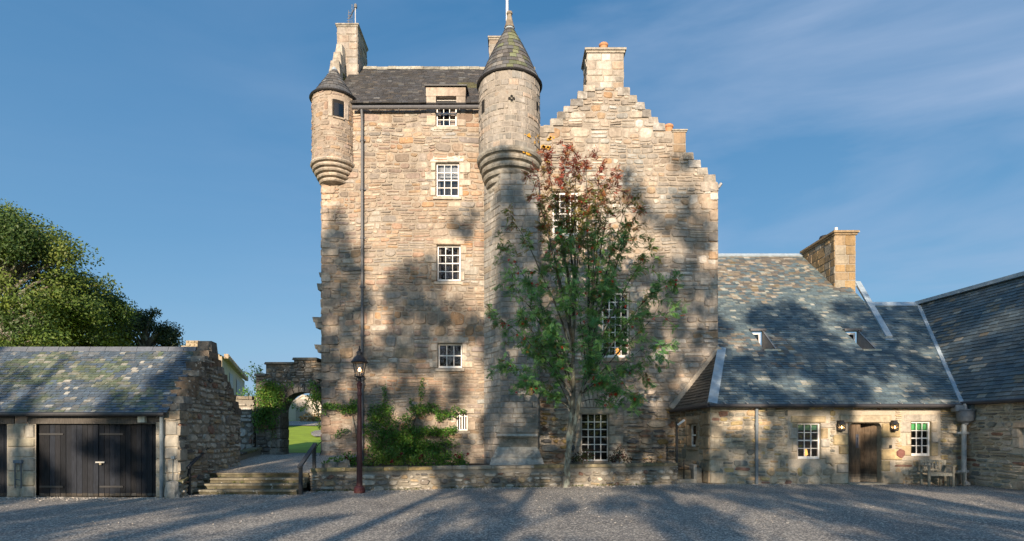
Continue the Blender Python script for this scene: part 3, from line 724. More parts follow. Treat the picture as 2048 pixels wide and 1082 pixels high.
# stair turret in the middle, corbelled off a buttress
tx_, ty_, tr_ = X(1019, 21.6), 21.6, 1.12
tz0, tz1 = Z(322, 21.6), Z(176, 21.6)
B = MB(); B.lathe([(tr_, tz0), (tr_, tz1)], tx_, ty_, 48, (.33, .30, .26)); tt = B.build("turret", M['mortar'], T)
tt["label"] = "large round stair turret with mossy slated cone and stone finial"
s2 = MB(); fT = fcyl(tx_, ty_, tr_); f2t = lambda u, v, d: fT(u / tr_, v, d)
qh = (-.02, .16, Z(206, 20.5), Z(190, 20.5))
sl1, sl2 = (-1.12, -.92, Z(226, 21.), Z(200, 21.)), (1.05, 1.22, Z(218, 21.), Z(200, 21.))
cyl_masonry(s2, fT, tr_, tz0, tz1, PAL_ASH, (.17, .27), (.22, .5), [qh, sl1, sl2], a0=-2., a1=2., warp=.015, depth=.02, gap=.008, jit=.008, rnd=.08, mixed=False, var=.1)
s2.build("ashlar_facing", M['grey'], tt)
sd_ = MB()
for hq in (sl1, sl2): sd_.add([fT(hq[0], hq[2], .012), fT(hq[1], hq[2], .012), fT(hq[1], hq[3], .012), fT(hq[0], hq[3], .012)], [(0, 1, 2, 3)])
a_, z_ = (qh[0] + qh[1]) / 2, (qh[2] + qh[3]) / 2
qs = MB(); stone(qs, f2t, qh[0] * tr_, qh[1] * tr_, qh[2], qh[3], (.40, .37, .31), depth=.02, gap=.004, jit=.004, rnd=.05); qs.build("loop_block", M['grey'], tt)
for da, dz in ((0, .075), (-.065, 0), (.065, 0), (0, -.06)):
    p = [fT(a_ + da + .045 * math.cos(t), z_ + dz + .048 * math.sin(t), .034) for t in [k * math.pi / 5 for k in range(10)]]; sd_.add(p, [tuple(range(10))])
sd_.build("slit_openings", M['dark'], tt)
corbels("corbels", tx_, ty_, 1.20, .66, tz0 + .05, Z(388, 21.3), 6, tt, (.30, .28, .24))
def c_moss(a, z, r):
    k = nz3(math.sin(a) * 1.6, z * 1.1, 5.) + .22 * math.exp(-(a - .15) ** 2 * 3)
    if k > .16 and r.random() < .6: return vary((.15, .16, .085), .3, r)
    return vary((.095, .092, .088) if r.random() > .25 else (.18, .17, .15), .28, r)
cone_roof(tt, tx_, ty_, 1.15, tz1 + .03, .12, Z(56, 21.6), c_moss, ex=.19, bulge=.055)
fn = MB(); zf = Z(57, 21.6); fn.lathe([(.165, zf - .06), (.17, zf - .01)], tx_, ty_, 14); fn.build("lead_collar", M['lead'], tt)
fn = MB(); fn.lathe([(.20, zf), (.19, zf + .05), (.15, zf + .16), (.085, zf + .44), (.08, zf + .5), (.115, zf + .53), (.11, zf + .6), (.05, zf + .62)], tx_, ty_, 8, (.28, .235, .18)); fn.build("finial", M['mossy'], tt)
fp = MB(); fp.tube([(tx_ - .09, ty_ + .15, zf + .1), (tx_ - .09, ty_ + .15, zf + 4.0)], .045, 8); fp.build("flagpole", M['white'], T)
# yellow lichen blotches are flat growths on the stone
ly_ = MB()
for (px, py, rx, rz) in ((1073, 275, 6, 15), (1074, 300, 4, 8), (1056, 278, 4, 3), (1100, 277, 7, 5), (1095, 297, 5, 4), (1086, 295, 4, 3), (1055, 314, 9, 3)):
    on_t = px < 1081
    for k in range(9):
        qx, qz = px + R.gauss(0, rx * .5), py + R.gauss(0, rz * .5)
        if on_t:
            s_ = (X(qx, 20.9) - tx_) / tr_
            if abs(s_) > .97: continue
            an = math.asin(s_); z = Z(qz, 20.9); fm = lambda du, dv: fT(an + du / tr_, z + dv, .042)
        else:
            x, z = X(qx, DG), Z(qz, DG); fm = lambda du, dv: Vector((x + du, DG - .058, z + dv))
        rad = R.uniform(.02, .055)
        ly_.add([fm(rad * R.uniform(.6, 1.2) * math.cos(t), rad * R.uniform(.6, 1.2) * math.sin(t)) for t in [k2 * math.pi / 4 for k2 in range(8)]], [tuple(range(8))], vary((.50, .27, .03), .2))
tag(ly_.build("lichen", M['plain'], T), kind="stuff")

# buttress
bu = MB(); bs = MB()
zb0, zb1 = .5, Z(346, 20.72)
DB = 20.72
xa0, xa1, xc0 = X(1001, DB), X(1076, DB), X(968, 21.8)
pts = [(xc0, 21.8), (xa0, DB), (xa1, DB), (xa1 + .10, 21.6)]
for (p, q) in zip(pts[:-1], pts[1:]):
    bu.add([(p[0], p[1], zb0), (q[0], q[1], zb0), (q[0], q[1], zb1), (p[0], p[1], zb1)], [(0, 1, 2, 3)], (.30, .27, .23))
    ln = math.hypot(q[0] - p[0], q[1] - p[1]); nd = (q[1] - p[1], -(q[0] - p[0]), 0)
    fm = fplane((p[0], p[1], 0), (q[0] - p[0], q[1] - p[1], 0), nd)
    masonry(bs, fm, [(0, Z(866, DB)), (ln, Z(866, DB)), (ln, zb1), (0, zb1)], [], [(3, (.36, .35, .32)), (2, (.40, .38, .345)), (1, (.31, .30, .28)), (.3, (.40, .34, .27))], hr=(.15, .26), wr=(.25, .6), depth=.018, jit=.006, gap=.006, rnd=.05, warp=.0, mixed=False, var=.09)
    if p[0] == xc0: masonry(bs, fm, [(0, .5), (ln, .5), (ln, Z(866, DB)), (0, Z(866, DB))], [], PAL_ASH, hr=(.2, .3), wr=(.3, .6), depth=.02, jit=.008, gap=.006, rnd=.06, warp=0, mixed=False)
bo = bu.build("buttress", M['mortar'], T); bs.build("ashlar_facing", M['grey'], bo)
pb = MB()
def ring(px0, px1, D, py0, py1, px0b, px1b, Db, c, r=.0):
    pb.hexa([(X(px0b, Db), Db, Z(py1, Db)), (X(px1b, Db), Db, Z(py1, Db)), (X(px1b, Db), 21.7, Z(py1, Db)), (X(px0b, Db), 21.7, Z(py1, Db)),
             (X(px0, D), D, Z(py0, D)), (X(px1, D), D, Z(py0, D)), (X(px1, D), 21.7, Z(py0, D)), (X(px0, D), 21.7, Z(py0, D))], c)
ring(994, 1074, 20.610, 868, 872, 992, 1075, 20.570, (.46, .45, .41)); ring(992, 1075, 20.570, 872.1, 876, 998, 1073, 20.660, (.40, .39, .35))
ring(998, 1074, 20.680, 876.1, 894, 998, 1075, 20.670, (.28, .26, .215))
ring(995, 1074, 20.640, 894.1, 900, 991, 1078, 20.540, (.44, .43, .38)); ring(991, 1079, 20.560, 900.1, 915, 985, 1083, 20.420, (.38, .37, .33)); ring(984, 1085, 20.440, 915.1, 940, 976, 1091, 20.220, (.42, .41, .37))
for v_ in range(len(pb.v)): p = pb.v[v_]; pb.v[v_] = Vector(p) + Vector((R.uniform(-.012, .012), R.uniform(-.01, .01), R.uniform(-.008, .008)))
pb.build("plinth", M['mossy'], bo)

# tusking stones left projecting at the corner where a wall once joined
for (px, py, hh, ln) in ((634, 567, 13, .5), (625, 634, 10, .6), (630, 645, 11, .5), (629, 689, 9, .55), (634, 697, 8, .5), (627, 745, 13, .5), (638, 545, 9, .4)):
    x0 = X(px, DL); z1, z0 = Z(py, DL), Z(py + hh, DL)
    tk = MB(); tk.hexa([(x0 + .04, DL - .02, z0), (xl + .3, DL - .03, z0), (xl + .3, DL + .4, z0), (x0 + .05, DL + .4, z0), (x0, DL - .03, z1), (xl + .3, DL - .03, z1 - .02), (xl + .3, DL + .4, z1), (x0, DL + .4, z1)], vary((.27, .25, .21), .15)); tk.build('tusking_stone', M['mossy'], T)
sp = MB(); sp.tube([(xr - .1, DG + .2, Z(372, DG)), (xr + .08, DG + .15, Z(370, DG)), (xr + .17, DG + .1, Z(364, DG))], [.08, .07, .05], 6, (.3, .3, .3)); sp.build("water_spout", M['iron'], T)

# chimneys
def chimney(name, x0, x1, y0, y1, z0, z1, pal, mm, pots=(), cap=.22, ov=.09, hr=(.22, .36), capcol=(.33, .30, .25), par=T):
    b = MB(); b.box(x0, x1, y0, y1, z0, z1, (.34, .31, .26)); s = MB()
    for o_, ud, nd, ln in (((x0, y0, 0), (1, 0, 0), (0, -1, 0), x1 - x0), ((x0, y1, 0), (0, -1, 0), (-1, 0, 0), y1 - y0), ((x1, y0, 0), (0, 1, 0), (1, 0, 0), y1 - y0)):
        masonry(s, fplane(o_, ud, nd), [(0, z0), (ln, z0), (ln, z1), (0, z1)], [], pal, hr=hr, wr=(.3, .62), depth=.02, jit=.01, gap=.006, rnd=.07, warp=0, mixed=False)
    ob = b.build(name, M['mortar'], par); s.build("ashlar_facing", mm, ob)
    c = MB(); c.box(x0 - ov * .5, x1 + ov * .5, y0 - ov * .5, y1 + ov * .5, z1 + .002, z1 + cap * .4, vary(capcol, .1)); c.box(x0 - ov, x1 + ov, y0 - ov, y1 + ov, z1 + cap * .4 + .002, z1 + cap * .8, vary(capcol, .1))
    c.hexa([(x0 - ov, y0 - ov, z1 + cap * .8), (x1 + ov, y0 - ov, z1 + cap * .8), (x1 + ov, y1 + ov, z1 + cap * .8), (x0 - ov, y1 + ov, z1 + cap * .8), (x0, y0, z1 + cap), (x1, y0, z1 + cap), (x1, y1, z1 + cap), (x0, y1, z1 + cap)], vary(capcol, .1))
    c.build("cap", M['mossy'], ob)
    for (px, py, r, hgt, col) in pots:
        p = MB(); zz = z1 + cap; p.lathe([(r * 1.05, zz - .02), (r, zz + .05), (r * .92, zz + hgt * .7), (r * 1.12, zz + hgt * .78), (r * 1.15, zz + hgt * .92), (r * .9, zz + hgt), (r * .75, zz + hgt), (r * .75, zz + hgt * .6)], px, py, 14, col); p.build("chimney_pot", M['plain'], ob)
    return ob
clay = (.46, .235, .12)
c1 = chimney("chimney", -7.30, X(715, 24.2), 24.2, 25.75, Z(155, 24.2), Z(54, 24.2), PAL_ASH, M['grey'], cap=.16, ov=.06)
chimney("chimney", X(979, 24.4), .2, 24.4, 25.3, Z(150, 24.4), Z(80, 24.4), PAL_ASH, M['grey'], cap=.17, ov=.07)
chimney("chimney", X(1174, DG), X(1247, DG), DG - .02, DG + 1.0, Z(178, DG), Z(107, DG), PAL_G, M['grey'], pots=[(X(1207, DG + .4), DG + .4, .155, .42, clay)], cap=.2, ov=.09)
chimney("chimney", X(1346, DG), X(1371, DG), DG - .02, DG + .55, Z(306, DG), Z(265, DG), [(1, (.45, .33, .22)), (1, (.42, .36, .29))], M['grey'], cap=.11, ov=.06)
p = MB(); px_, pz_ = X(1337, DG + .5), Z(268, DG + .5); p.lathe([(.15, pz_ - .4), (.15, pz_ + .2), (.185, pz_ + .24), (.185, pz_ + .3), (.15, pz_ + .33), (.12, pz_ + .33)], px_, DG + .5, 14, clay); p.build("chimney_pot", M['plain'], T)
# broken crow steps below the corner chimney
ck = MB(); y = 22.5; z = Z(186, 22.5)
for i in range(6):
    zt_ = lerp(14.6, Z(95, 24.1), (i + 1) / 6); w0 = R.uniform(.0, .1)
    ck.hexa([(-7.42 + w0, y, zt_ - .75), (-6.86 - w0, y + .04, zt_ - .75), (-6.9, y + .45, zt_ - .7), (-7.4, y + .45, zt_ - .7), (-7.36 + w0 * 1.5, y + .03, zt_), (-6.93 - w0, y + .05, zt_ + .03), (-6.95, y + .42, zt_), (-7.36, y + .42, zt_ - .04)], vary((.36, .33, .28), .15)); y += .27
ck.build("crow_steps", M['mossy'], T)
# aerials clamped on the corner chimney
ae = MB(); xa_, ya_ = X(712, 24.3), 24.2; zt_ = Z(47, 24.3)
ae.tube([(xa_, ya_, zt_ - .9), (xa_, ya_, zt_ + .75)], .02, 6, (.5, .5, .5)); ae.tube([(xa_ - .22, ya_ + .3, zt_), (xa_ - .22, ya_ + .3, zt_ + .95)], .014, 6, (.15, .15, .15)); ae.tube([(xa_ - .36, ya_ + .3, zt_ + .05), (xa_ - .36, ya_ + .3, zt_ + .7)], .014, 6, (.15, .15, .15))
for k in range(5): ae.bar((xa_ - .46 + .02 * k, ya_ + .3, zt_ + .12 + .12 * k), (xa_ - .27, ya_ + .3, zt_ + .12 + .12 * k), .02, .02, (.12, .12, .13))
ae.bar((xa_ - .3, ya_ + .2, zt_ + .3), (xa_, ya_, zt_ + .62), .03, .03, (.1, .1, .1)); ae.box(xa_ - .04, xa_ + .06, ya_ - .05, ya_ + .05, zt_ + .58, zt_ + .72, (.1, .1, .1))
ae.build("aerial", M['iron'], c1)

# ------------------------------------------------------------------ lodge (porch wing)
LO = thing("stone_lodge", "low stone lodge with slated catslide roof, plank door and paned windows", "cottage", (10, 19, 0))
DP = 18.9; sl_ = .78; th_ = math.atan(sl_); KC = ZC - 2.60 + sl_ * 18.7
def lod(px, py):
    D = KC / (sl_ - (HZ - py) / F); return (X(px, D), (D - 18.7) / math.cos(th_))
fLR = lambda u, v, d: Vector((u, 18.7 + v * math.cos(th_) - d * math.sin(th_), 2.60 + v * math.sin(th_) + d * math.cos(th_)))
fP = front(DP)
xP0, xP1 = X(1420, DP), X(1925, DP)
ztp = Z(811, DP)
lw = [hole(1595, 1641, 846, 918, DP), hole(1822, 1862, 843, 912, DP)]
door = hole(1697, 1762, 846, 966, DP); door = (door[0], door[1], 0.0, door[3])
polyP = [(xP0, -.1), (xP1, -.1), (xP1, ztp), (xP0, ztp)]
m = MB(); sheet(m, fP, polyP, lw + [(door[0], door[1], -.1, door[3])], (.47, .42, .34)); 
C2 = (X(1350, DG), DG)
fS = fplane((C2[0], C2[1], 0), (xP0 - C2[0], DP - C2[1], 0), (-(C2[1] - DP), -(xP0 - C2[0]), 0)); lnS = math.hypot(xP0 - C2[0], DP - C2[1])
# small side window: convert photo columns to distance along the canted wall
def side_u(px):
    t = (px - CX) / F; a = C2; b = (xP0, DP); k = (t * a[1] - a[0]) / ((b[0] - a[0]) - t * (b[1] - a[1])); return k * lnS
su0, su1 = side_u(1378), side_u(1393); swd = (su0, su1, Z(893, 20.3), Z(849, 20.3))
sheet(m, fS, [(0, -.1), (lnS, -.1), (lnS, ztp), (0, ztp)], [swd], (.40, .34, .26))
m.box(xP0 + .75, xP1 - .2, DP + .9, 25, 0, ztp - .1, (.05, .05, .05))
m.build("wall_core", M['mortar'], LO)
s = MB()
doorx = (door[0] - .42, door[1] + .45, -.1, door[3] + .28)
masonry(s, fP, [(xP0, 0), (xP1, 0), (xP1, ztp), (xP0, ztp)], [(h[0] - .3, h[1] + .3, h[2] - .02, h[3] + .26) for h in lw] + [doorx], PAL_L, hr=(.10, .20), wr=(.15, .44), rnd=.3, gap=.014, depth=.035, warp=.03, jit=.035)
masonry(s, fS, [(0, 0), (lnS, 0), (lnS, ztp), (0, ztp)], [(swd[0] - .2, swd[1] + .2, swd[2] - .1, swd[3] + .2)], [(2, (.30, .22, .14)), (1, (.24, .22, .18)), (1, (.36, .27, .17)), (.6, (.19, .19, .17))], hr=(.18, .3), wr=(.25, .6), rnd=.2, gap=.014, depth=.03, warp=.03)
s.build("rubble_facing", M['stone'], LO)
s = MB()
v = .0; k = 0
while v < ztp - .05:       # corner quoins
    hgt = R.uniform(.3, .45)
    if ztp - v - hgt < .2: hgt = ztp - v
    wd = R.uniform(.25, .35) if k % 2 else R.uniform(.45, .7); k += 1
    stone(s, fP, xP0 - .02, xP0 + wd, v, v + hgt, vary((.48, .42, .32), .14), depth=.05, jit=.01, gap=.007, rnd=.07)
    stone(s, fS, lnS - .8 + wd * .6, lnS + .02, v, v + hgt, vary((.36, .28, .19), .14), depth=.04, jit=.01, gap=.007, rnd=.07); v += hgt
# door surround with shouldered lintel and big quoins
for sgn in (-1, 1):
    v = 0.; k = 0
    while v < door[3] - .02:
        hgt = R.uniform(.28, .42)
        if door[3] - v - hgt < .2: hgt = door[3] - v
        wd = R.uniform(.3, .4) if k % 2 else R.uniform(.5, .78); k += 1
        a, b_ = (door[0] - wd, door[0]) if sgn < 0 else (door[1], door[1] + wd)
        stone(s, fP, a, b_, v, v + hgt, vary(pick([(2, (.50, .40, .23)), (2, (.48, .42, .32)), (.7, (.40, .38, .33))]), .12), depth=.045, jit=.008, gap=.006, rnd=.06); v += hgt
stone(s, fP, door[0] - .3, door[1] + .35, door[3], door[3] + .27, (.50, .43, .31), depth=.05, jit=.006, gap=.004, rnd=.05)
for (a, sgn) in ((door[0], 1), (door[1], -1)):     # rounded shoulders
    pp = [(a, door[3])] + [(a + sgn * .17 * (1 - math.sin(t)), door[3] - .17 * (1 - math.cos(t))) for t in [k * math.pi / 12 for k in range(7)]]
    pp = [(a, door[3]), (a, door[3] - .17), (a + sgn * .015, door[3] - .10), (a + sgn * .05, door[3] - .03), (a + sgn * .10, door[3])]
    n = len(pp); s.add([fP(u, z, .03) for u, z in pp] + [fP(u, z, -.25) for u, z in pp], [tuple(range(n))] + [(i, (i + 1) % n, n + (i + 1) % n, n + i) for i in range(n)], (.47, .40, .29))
s.add([fP(door[0] - .004, 0, .02), fP(door[0] - .004, 0, -.35), fP(door[0] - .004, door[3], -.35), fP(door[0] - .004, door[3], .02)], [(0, 1, 2, 3)], (.42, .36, .27))
s.add([fP(door[1] + .004, 0, .02), fP(door[1] + .004, 0, -.35), fP(door[1] + .004, door[3], -.35), fP(door[1] + .004, door[3], .02)], [(0, 1, 2, 3)], (.42, .36, .27))
s.add([fP(door[0], door[3] + .003, .02), fP(door[1], door[3] + .003, .02), fP(door[1], door[3] + .003, -.35), fP(door[0], door[3] + .003, -.35)], [(0, 1, 2, 3)], (.42, .36, .27))
stone(s, fP, xP0 + 6.03, xP0 + 6.36, Z(917, DP), Z(897, DP), (.23, .095, .08), depth=.05, jit=.03, gap=.008, rnd=.3)
s.box(door[0] - .06, door[1] + .06, DP - .22, DP + .3, -.02, .045, (.42, .38, .30))
s.build("dressed_stone", M['grey'], LO)
l0 = window(LO, fP, *lw[0], 3, 4, deep=.09, bar=.022, blind=(lerp(lw[0][2], lw[0][3], .80), (.10, .26, .17)), lamp=(lerp(lw[0][0], lw[0][1], .55), lw[0][2] + .2, .12), label="white paned window under the pendant blind beside a pipe")
l1 = window(LO, fP, *lw[1], 3, 4, deep=.09, bar=.022, blind=(lerp(lw[1][2], lw[1][3], .76), (.10, .42, .16)), label="white paned window with bright green blind")
l2 = window(LO, fS, *swd, 1, 2, deep=.12, bar=.03, fr=.04, label="narrow two-pane window in the side wall")
PLS = [(2, (.50, .43, .33)), (1, (.45, .42, .36)), (1, (.50, .40, .25)), (.5, (.40, .28, .22))]
for q, h in ((l0, lw[0]), (l1, lw[1])): surr(q, fP, h, lint=.24, sill=.0, jw=(.22, .5), pal=PLS)
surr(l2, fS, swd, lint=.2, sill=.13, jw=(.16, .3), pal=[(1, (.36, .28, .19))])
# plank door: one leaf shut, the other standing inwards
def leaf_door(x0, x1, y, ang, name, flip):
    d = MB(); n = 3; H = door[3] - .02; L_ = x1 - x0
    hx = x0 if not flip else x1
    for i in range(n):
        a, b_ = i / n * L_ + .004, (i + 1) / n * L_ - .004
        def pt(u, t, z):
            uu = u if not flip else L_ - u
            sg = 1 if not flip else -1
            return (hx + sg * uu * math.cos(ang) + 0, y + uu * math.sin(ang) + t, z)
        zt0 = H - (.12 if i == 0 else 0); zt1 = H
        c = vary((.15, .105, .07), .2)
        ksub = 22; ph = R.uniform(0, 50)
        for q in range(ksub):
            z0, z1 = lerp(.05, H, q / ksub), lerp(.05, H, (q + 1) / ksub); t = (q + .5) / ksub
            lo = max(0, min(1, (.42 + .16 * nz3(ph, i * 2.) - t) / .25)) ; hi_ = max(0, min(1, (t - .62) / .2)); bare = max(0, min(1, (.20 + .14 * nz3(ph + 9, i * 3.) - t) / .14))
            cc = [lerp(lerp(lerp(.13, .055, lo), .17, hi_), .34, bare) * k_ for k_ in (1., lerp(.72, .82, bare), lerp(.48, .60, bare))]
            cut = .10 if (q == ksub - 1 and i == 0) else 0
            d.hexa([pt(a, 0, z0), pt(b_, 0, z0), pt(b_, .05, z0), pt(a, .05, z0), pt(a, 0, z1 - cut), pt(b_, 0, z1), pt(b_, .05, z1), pt(a, .05, z1 - cut)], vary(cc, .06))
    return d.build(name, M['wood'], LO)
mid_ = lerp(door[0], door[1], .46)
dl = leaf_door(door[0] + .01, mid_, DP + .16, 0., "door", False)
hd = MB(); hx_ = mid_ - .12; hd.box(hx_ - .045, hx_ + .045, DP + .14, DP + .158, 1.18, 1.62, (.08, .09, .12)); hd.tube([(hx_, DP + .14, 1.27), (hx_, DP + .09, 1.3), (hx_, DP + .09, 1.5), (hx_, DP + .14, 1.53)], .014, 6, (.10, .11, .14)); hd.build("handle", M['iron'], dl)
leaf_door(mid_ + .02, door[1] - .01, DP + .20, -.0 + .78, "door", True)
k = MB(); q0 = [(door[0], -.02), (door[1], -.02), (door[1], door[3] + .02), (door[0], door[3] + .02)]
k.add([fP(u, v, -.36) for u, v in q0] + [fP(u, v, -.88) for u, v in q0], [(0, 1, 5, 4), (1, 2, 6, 5), (2, 3, 7, 6), (3, 0, 4, 7), (4, 5, 6, 7)]); k.build("hallway_recess", M['dark'], LO)
bp_ = MB(); bp_.box(X(1776, DP), X(1781, DP), DP - .075, DP, Z(896, DP), Z(890, DP), (.03, .03, .03)); bp_.build("bell_push", M['iron'], LO)
# roof
U = lod
H1 = U(1440, 697); vr = (28.84 - 18.7) / math.cos(th_); xT = xr + .02
R1 = U(1641, 512); Va = U(1737, 612); V1 = U(1838, 608); V0 = U(1925, 805)
e0 = X(1418, 18.7)
polyR = [(e0, -.05), (V0[0], -.05), V1, (Va[0], V1[1]), (R1[0], R1[1]), (xT, R1[1]), (xT, H1[1] + 2.2), (H1[0] + .02, H1[1])]
sk = [(1501, 1523), (1688, 1713)]
skh = []
for (a, b) in sk:
    Dt = KC / (sl_ - (HZ - 661) / F); Db = KC / (sl_ - (HZ - 700) / F)
    skh.append((X(a, Dt), X(b, Dt), (Db - 18.7) / math.cos(th_), (Dt - 18.7) / math.cos(th_)))
def c_lodge(u, v, r):
    k = nz3(u * .35, v * .4, 1.2) + (v - 7.) * .10 - (u - 9.5) * .06
    if k > .0 and r.random() < .25 + k * .8: c = pick([(2, (.19, .165, .13)), (1.4, (.27, .24, .19)), (1.6, (.13, .125, .115)), (.6, (.38, .35, .30)), (.3, (.19, .15, .085))], r)
    else: c = pick([(5, (.115, .16, .18)), (3, (.085, .12, .14)), (1.6, (.19, .225, .22)), (.6, (.36, .36, .31))], r)
    return vary(c, .16, r)
rf = MB(); p = [fLR(u, v, -.02) for u, v in polyR]
slates(rf, fLR, polyR, skh, ex=.145, wr=(.17, .30), colf=c_lodge, th=.013)
under = MB(); sheet(under, fLR, polyR, skh, (.04, .04, .042), -.015)
ro = rf.build("roof", M['slate'], LO); under.build("sarking", M['slate'], ro)
# left hip slope against the tower
A_ = Vector((e0, 18.7, 2.6)); B_ = Vector((C2[0] - .12, DG, 2.52)); Hh = fLR(H1[0], H1[1], 0); Hh = Vector((X(1440, DG - .03), DG - .03, Z(697, DG - .03)))
ud = (B_ - A_).normalized(); nn_ = ud.cross(Hh - A_).normalized(); 
if nn_.z < 0: nn_ = -nn_
vd = nn_.cross(ud).normalized(); vd = vd if vd.z > 0 else -vd
fH = lambda u, v, d: A_ + ud * u + vd * v + nn_ * d
Lh = (B_ - A_).length; hp = Hh - A_; pH = [(0, 0), (Lh, 0), (hp.dot(ud), hp.dot(vd))]
hs_ = MB(); slates(hs_, fH, pH, [], ex=.145, wr=(.17, .3), colf=lambda u, v, r: vary((.085, .08, .068), .25, r), th=.013); hs_.add([fH(u, v, -.01) for u, v in pH], [(0, 1, 2)], (.04, .04, .04))
hs_.build("hip_roof", M['slate'], LO)
ld = MB()
def strip(fm, pts, wd, d0=.03, d1=.055):
    mb = MB()
    for (u0, v0), (u1, v1) in zip(pts[:-1], pts[1:]):
        l_ = math.hypot(u1 - u0, v1 - v0); n = (-(v1 - v0) / l_ * wd / 2, (u1 - u0) / l_ * wd / 2)
        q = [(u0 - n[0], v0 - n[1]), (u1 - n[0], v1 - n[1]), (u1 + n[0], v1 + n[1]), (u0 + n[0], v0 + n[1])]
        mb.hexa([fm(u, v, d0 - .03) for u, v in q] + [fm(u, v, d1) for u, v in q])
    mb.build('lead_flashing', M['lead'], LO)
strip(fLR, [(e0 + .10, .0), (H1[0] + .06, H1[1])], .30)
strip(fLR, [U(1643, 515), U(1674, 566)], .22); strip(fLR, [U(1672, 570), U(1716, 570)], .34); strip(fLR, [U(1714, 566), U(1777, 676)], .24, d1=.09); strip(fLR, [U(1770, 681), U(1786, 681)], .1)
strip(fLR, [(xT, R1[1]), (R1[0] + .2, R1[1])], .26, d1=.08); strip(fLR, [(Va[0] + .12, V1[1] - .08), (V1[0] + .1, V1[1] - .08)], .34)
strip(fLR, [(V0[0], V0[1] - .05), V1], .26, d1=.045)
mf = MB(); a_ = Vector((C2[0] - .15, DG - .09, 2.55)); b_ = Vector((Hh.x, DG - .09, Hh.z)); mf.bar(a_, b_, .10, .26, (.50, .45, .37)); mf.build("mortar_fillet", M['mortar'], LO)
# inset skylight windows
for i, hq in enumerate(skh):
    u0, u1, v0, v1 = hq; T0 = fLR(u0, v1, 0); zb_, yt = fLR(u0, v0, 0).z, T0.y; yb = fLR(u0, v0, 0).y; zt_ = T0.z
    d = MB(); d.add([(u0, yt, zb_), (u0, yb, zb_), (u0, yt, zt_)], [(0, 1, 2)], (.14, .14, .14))
    d.box(u0 - .05, u1 + .14, yt - .14, yt + .14, zt_ - .03, zt_ + .055, (.10, .10, .105))
    d.add([(u0, yt, zb_), (u1, yt, zb_), (u1, yb, zb_ + .001), (u0, yb, zb_ + .001)], [(0, 1, 2, 3)], (.3, .3, .29)); 
    d.box(u0, u1 + .18, yb - .07, yb + .04, zb_ - .04, zb_ + .03, (.48, .46, .36))
    d.hexa([(u1, yb, zb_ - .01), (u1 + .05, yb, zb_ - .01), (u1 + .05, yt, zb_), (u1, yt, zb_), (u1, yb, zb_ + .04), (u1 + .05, yb, zb_ + .04), (u1 + .05, yt, zt_ + .04), (u1, yt, zt_ + .04)], (.22, .225, .23))
    dob = d.build("skylight", M['iron'], LO)
    window(dob, front(yt - .02), u0 + .03, u1 - .06, zb_, zt_ - .1, 1, 2, deep=.02, bar=.03, fr=.06, mid=False)
# gutters and pipes
gz = 2.55
gt = MB(); gt.tube([(e0 - .02, 18.62, gz), (V0[0] - .15, 18.62, gz - .01)], .065, 10, (.045, .045, .05)); gt.tube([(e0 - .02, 18.62, gz), (B_.x - .08, B_.y - .05, gz - .08)], .065, 10, (.045, .045, .05))
for px in range(1450, 1910, 44): gt.hexa([(X(px, 18.6) - .012, 18.53, gz + .05), (X(px, 18.6) + .012, 18.53, gz + .05), (X(px, 18.6) + .012, 18.75, gz + .12), (X(px, 18.6) - .012, 18.75, gz + .12), (X(px, 18.6) - .012, 18.53, gz + .065), (X(px, 18.6) + .012, 18.53, gz + .065), (X(px, 18.6) + .012, 18.75, gz + .14), (X(px, 18.6) - .012, 18.75, gz + .14)], (.35, .35, .33))
gt.build("gutter", M['iron'], LO)
def pipe(par, x, y, z0, z1, r, col, name="downpipe", rings_=(), ear=True):
    d = MB(); d.tube([(x, y, z0), (x, y, z1)], r, 12, col)
    for z in rings_:
        d.tube([(x, y, z), (x, y, z + .09)], r * 1.25, 12, col)
        if ear: d.box(x - r * 2.6, x + r * 2.6, y + r * .3, y + r * 1.3, z + .01, z + .08, col)
    return d.build(name, M['iron'], par)
pb_ = pipe(LO, X(1511, DP), DP - .1, .0, 2.5, .05, (.17, .20, .225), rings_=(.75, 1.9), ear=False)
pl2 = pipe(LO, X(1929, 18.6), 18.62, .12, 1.95, .07, (.30, .34, .36), rings_=(.38, 1.62))
hp_ = MB(); hx = X(1931, 18.6); hy = 18.6
hp_.lathe([(.07, 1.92), (.09, 1.98), (.21, 2.05), (.25, 2.2), (.25, 2.36), (.28, 2.38), (.28, 2.42), (.2, 2.42)], hx, hy, 18, (.15, .175, .20)); hp_.box(hx - .36, hx - .10, hy - .08, hy + .15, 2.36, 2.56, (.20, .235, .26)); hp_.box(hx + .10, hx + .36, hy - .1, hy + .15, 2.38, 2.58, (.20, .235, .26)); hp_.tube([(hx - .04, hy - .05, 2.4), (hx - .04, hy - .03, 2.6)], .05, 8, (.3, .33, .35))
hp_.build("rain_hopper", M['iron'], pl2); hp_ = MB(); hp_.tube([(hx - .03, 18.62, .12), (hx - .03, 18.58, .05), (hx - .02, 18.46, .02)], .075, 10, (.30, .34, .36)); hp_.build("pipe_shoe", M['iron'], pl2)
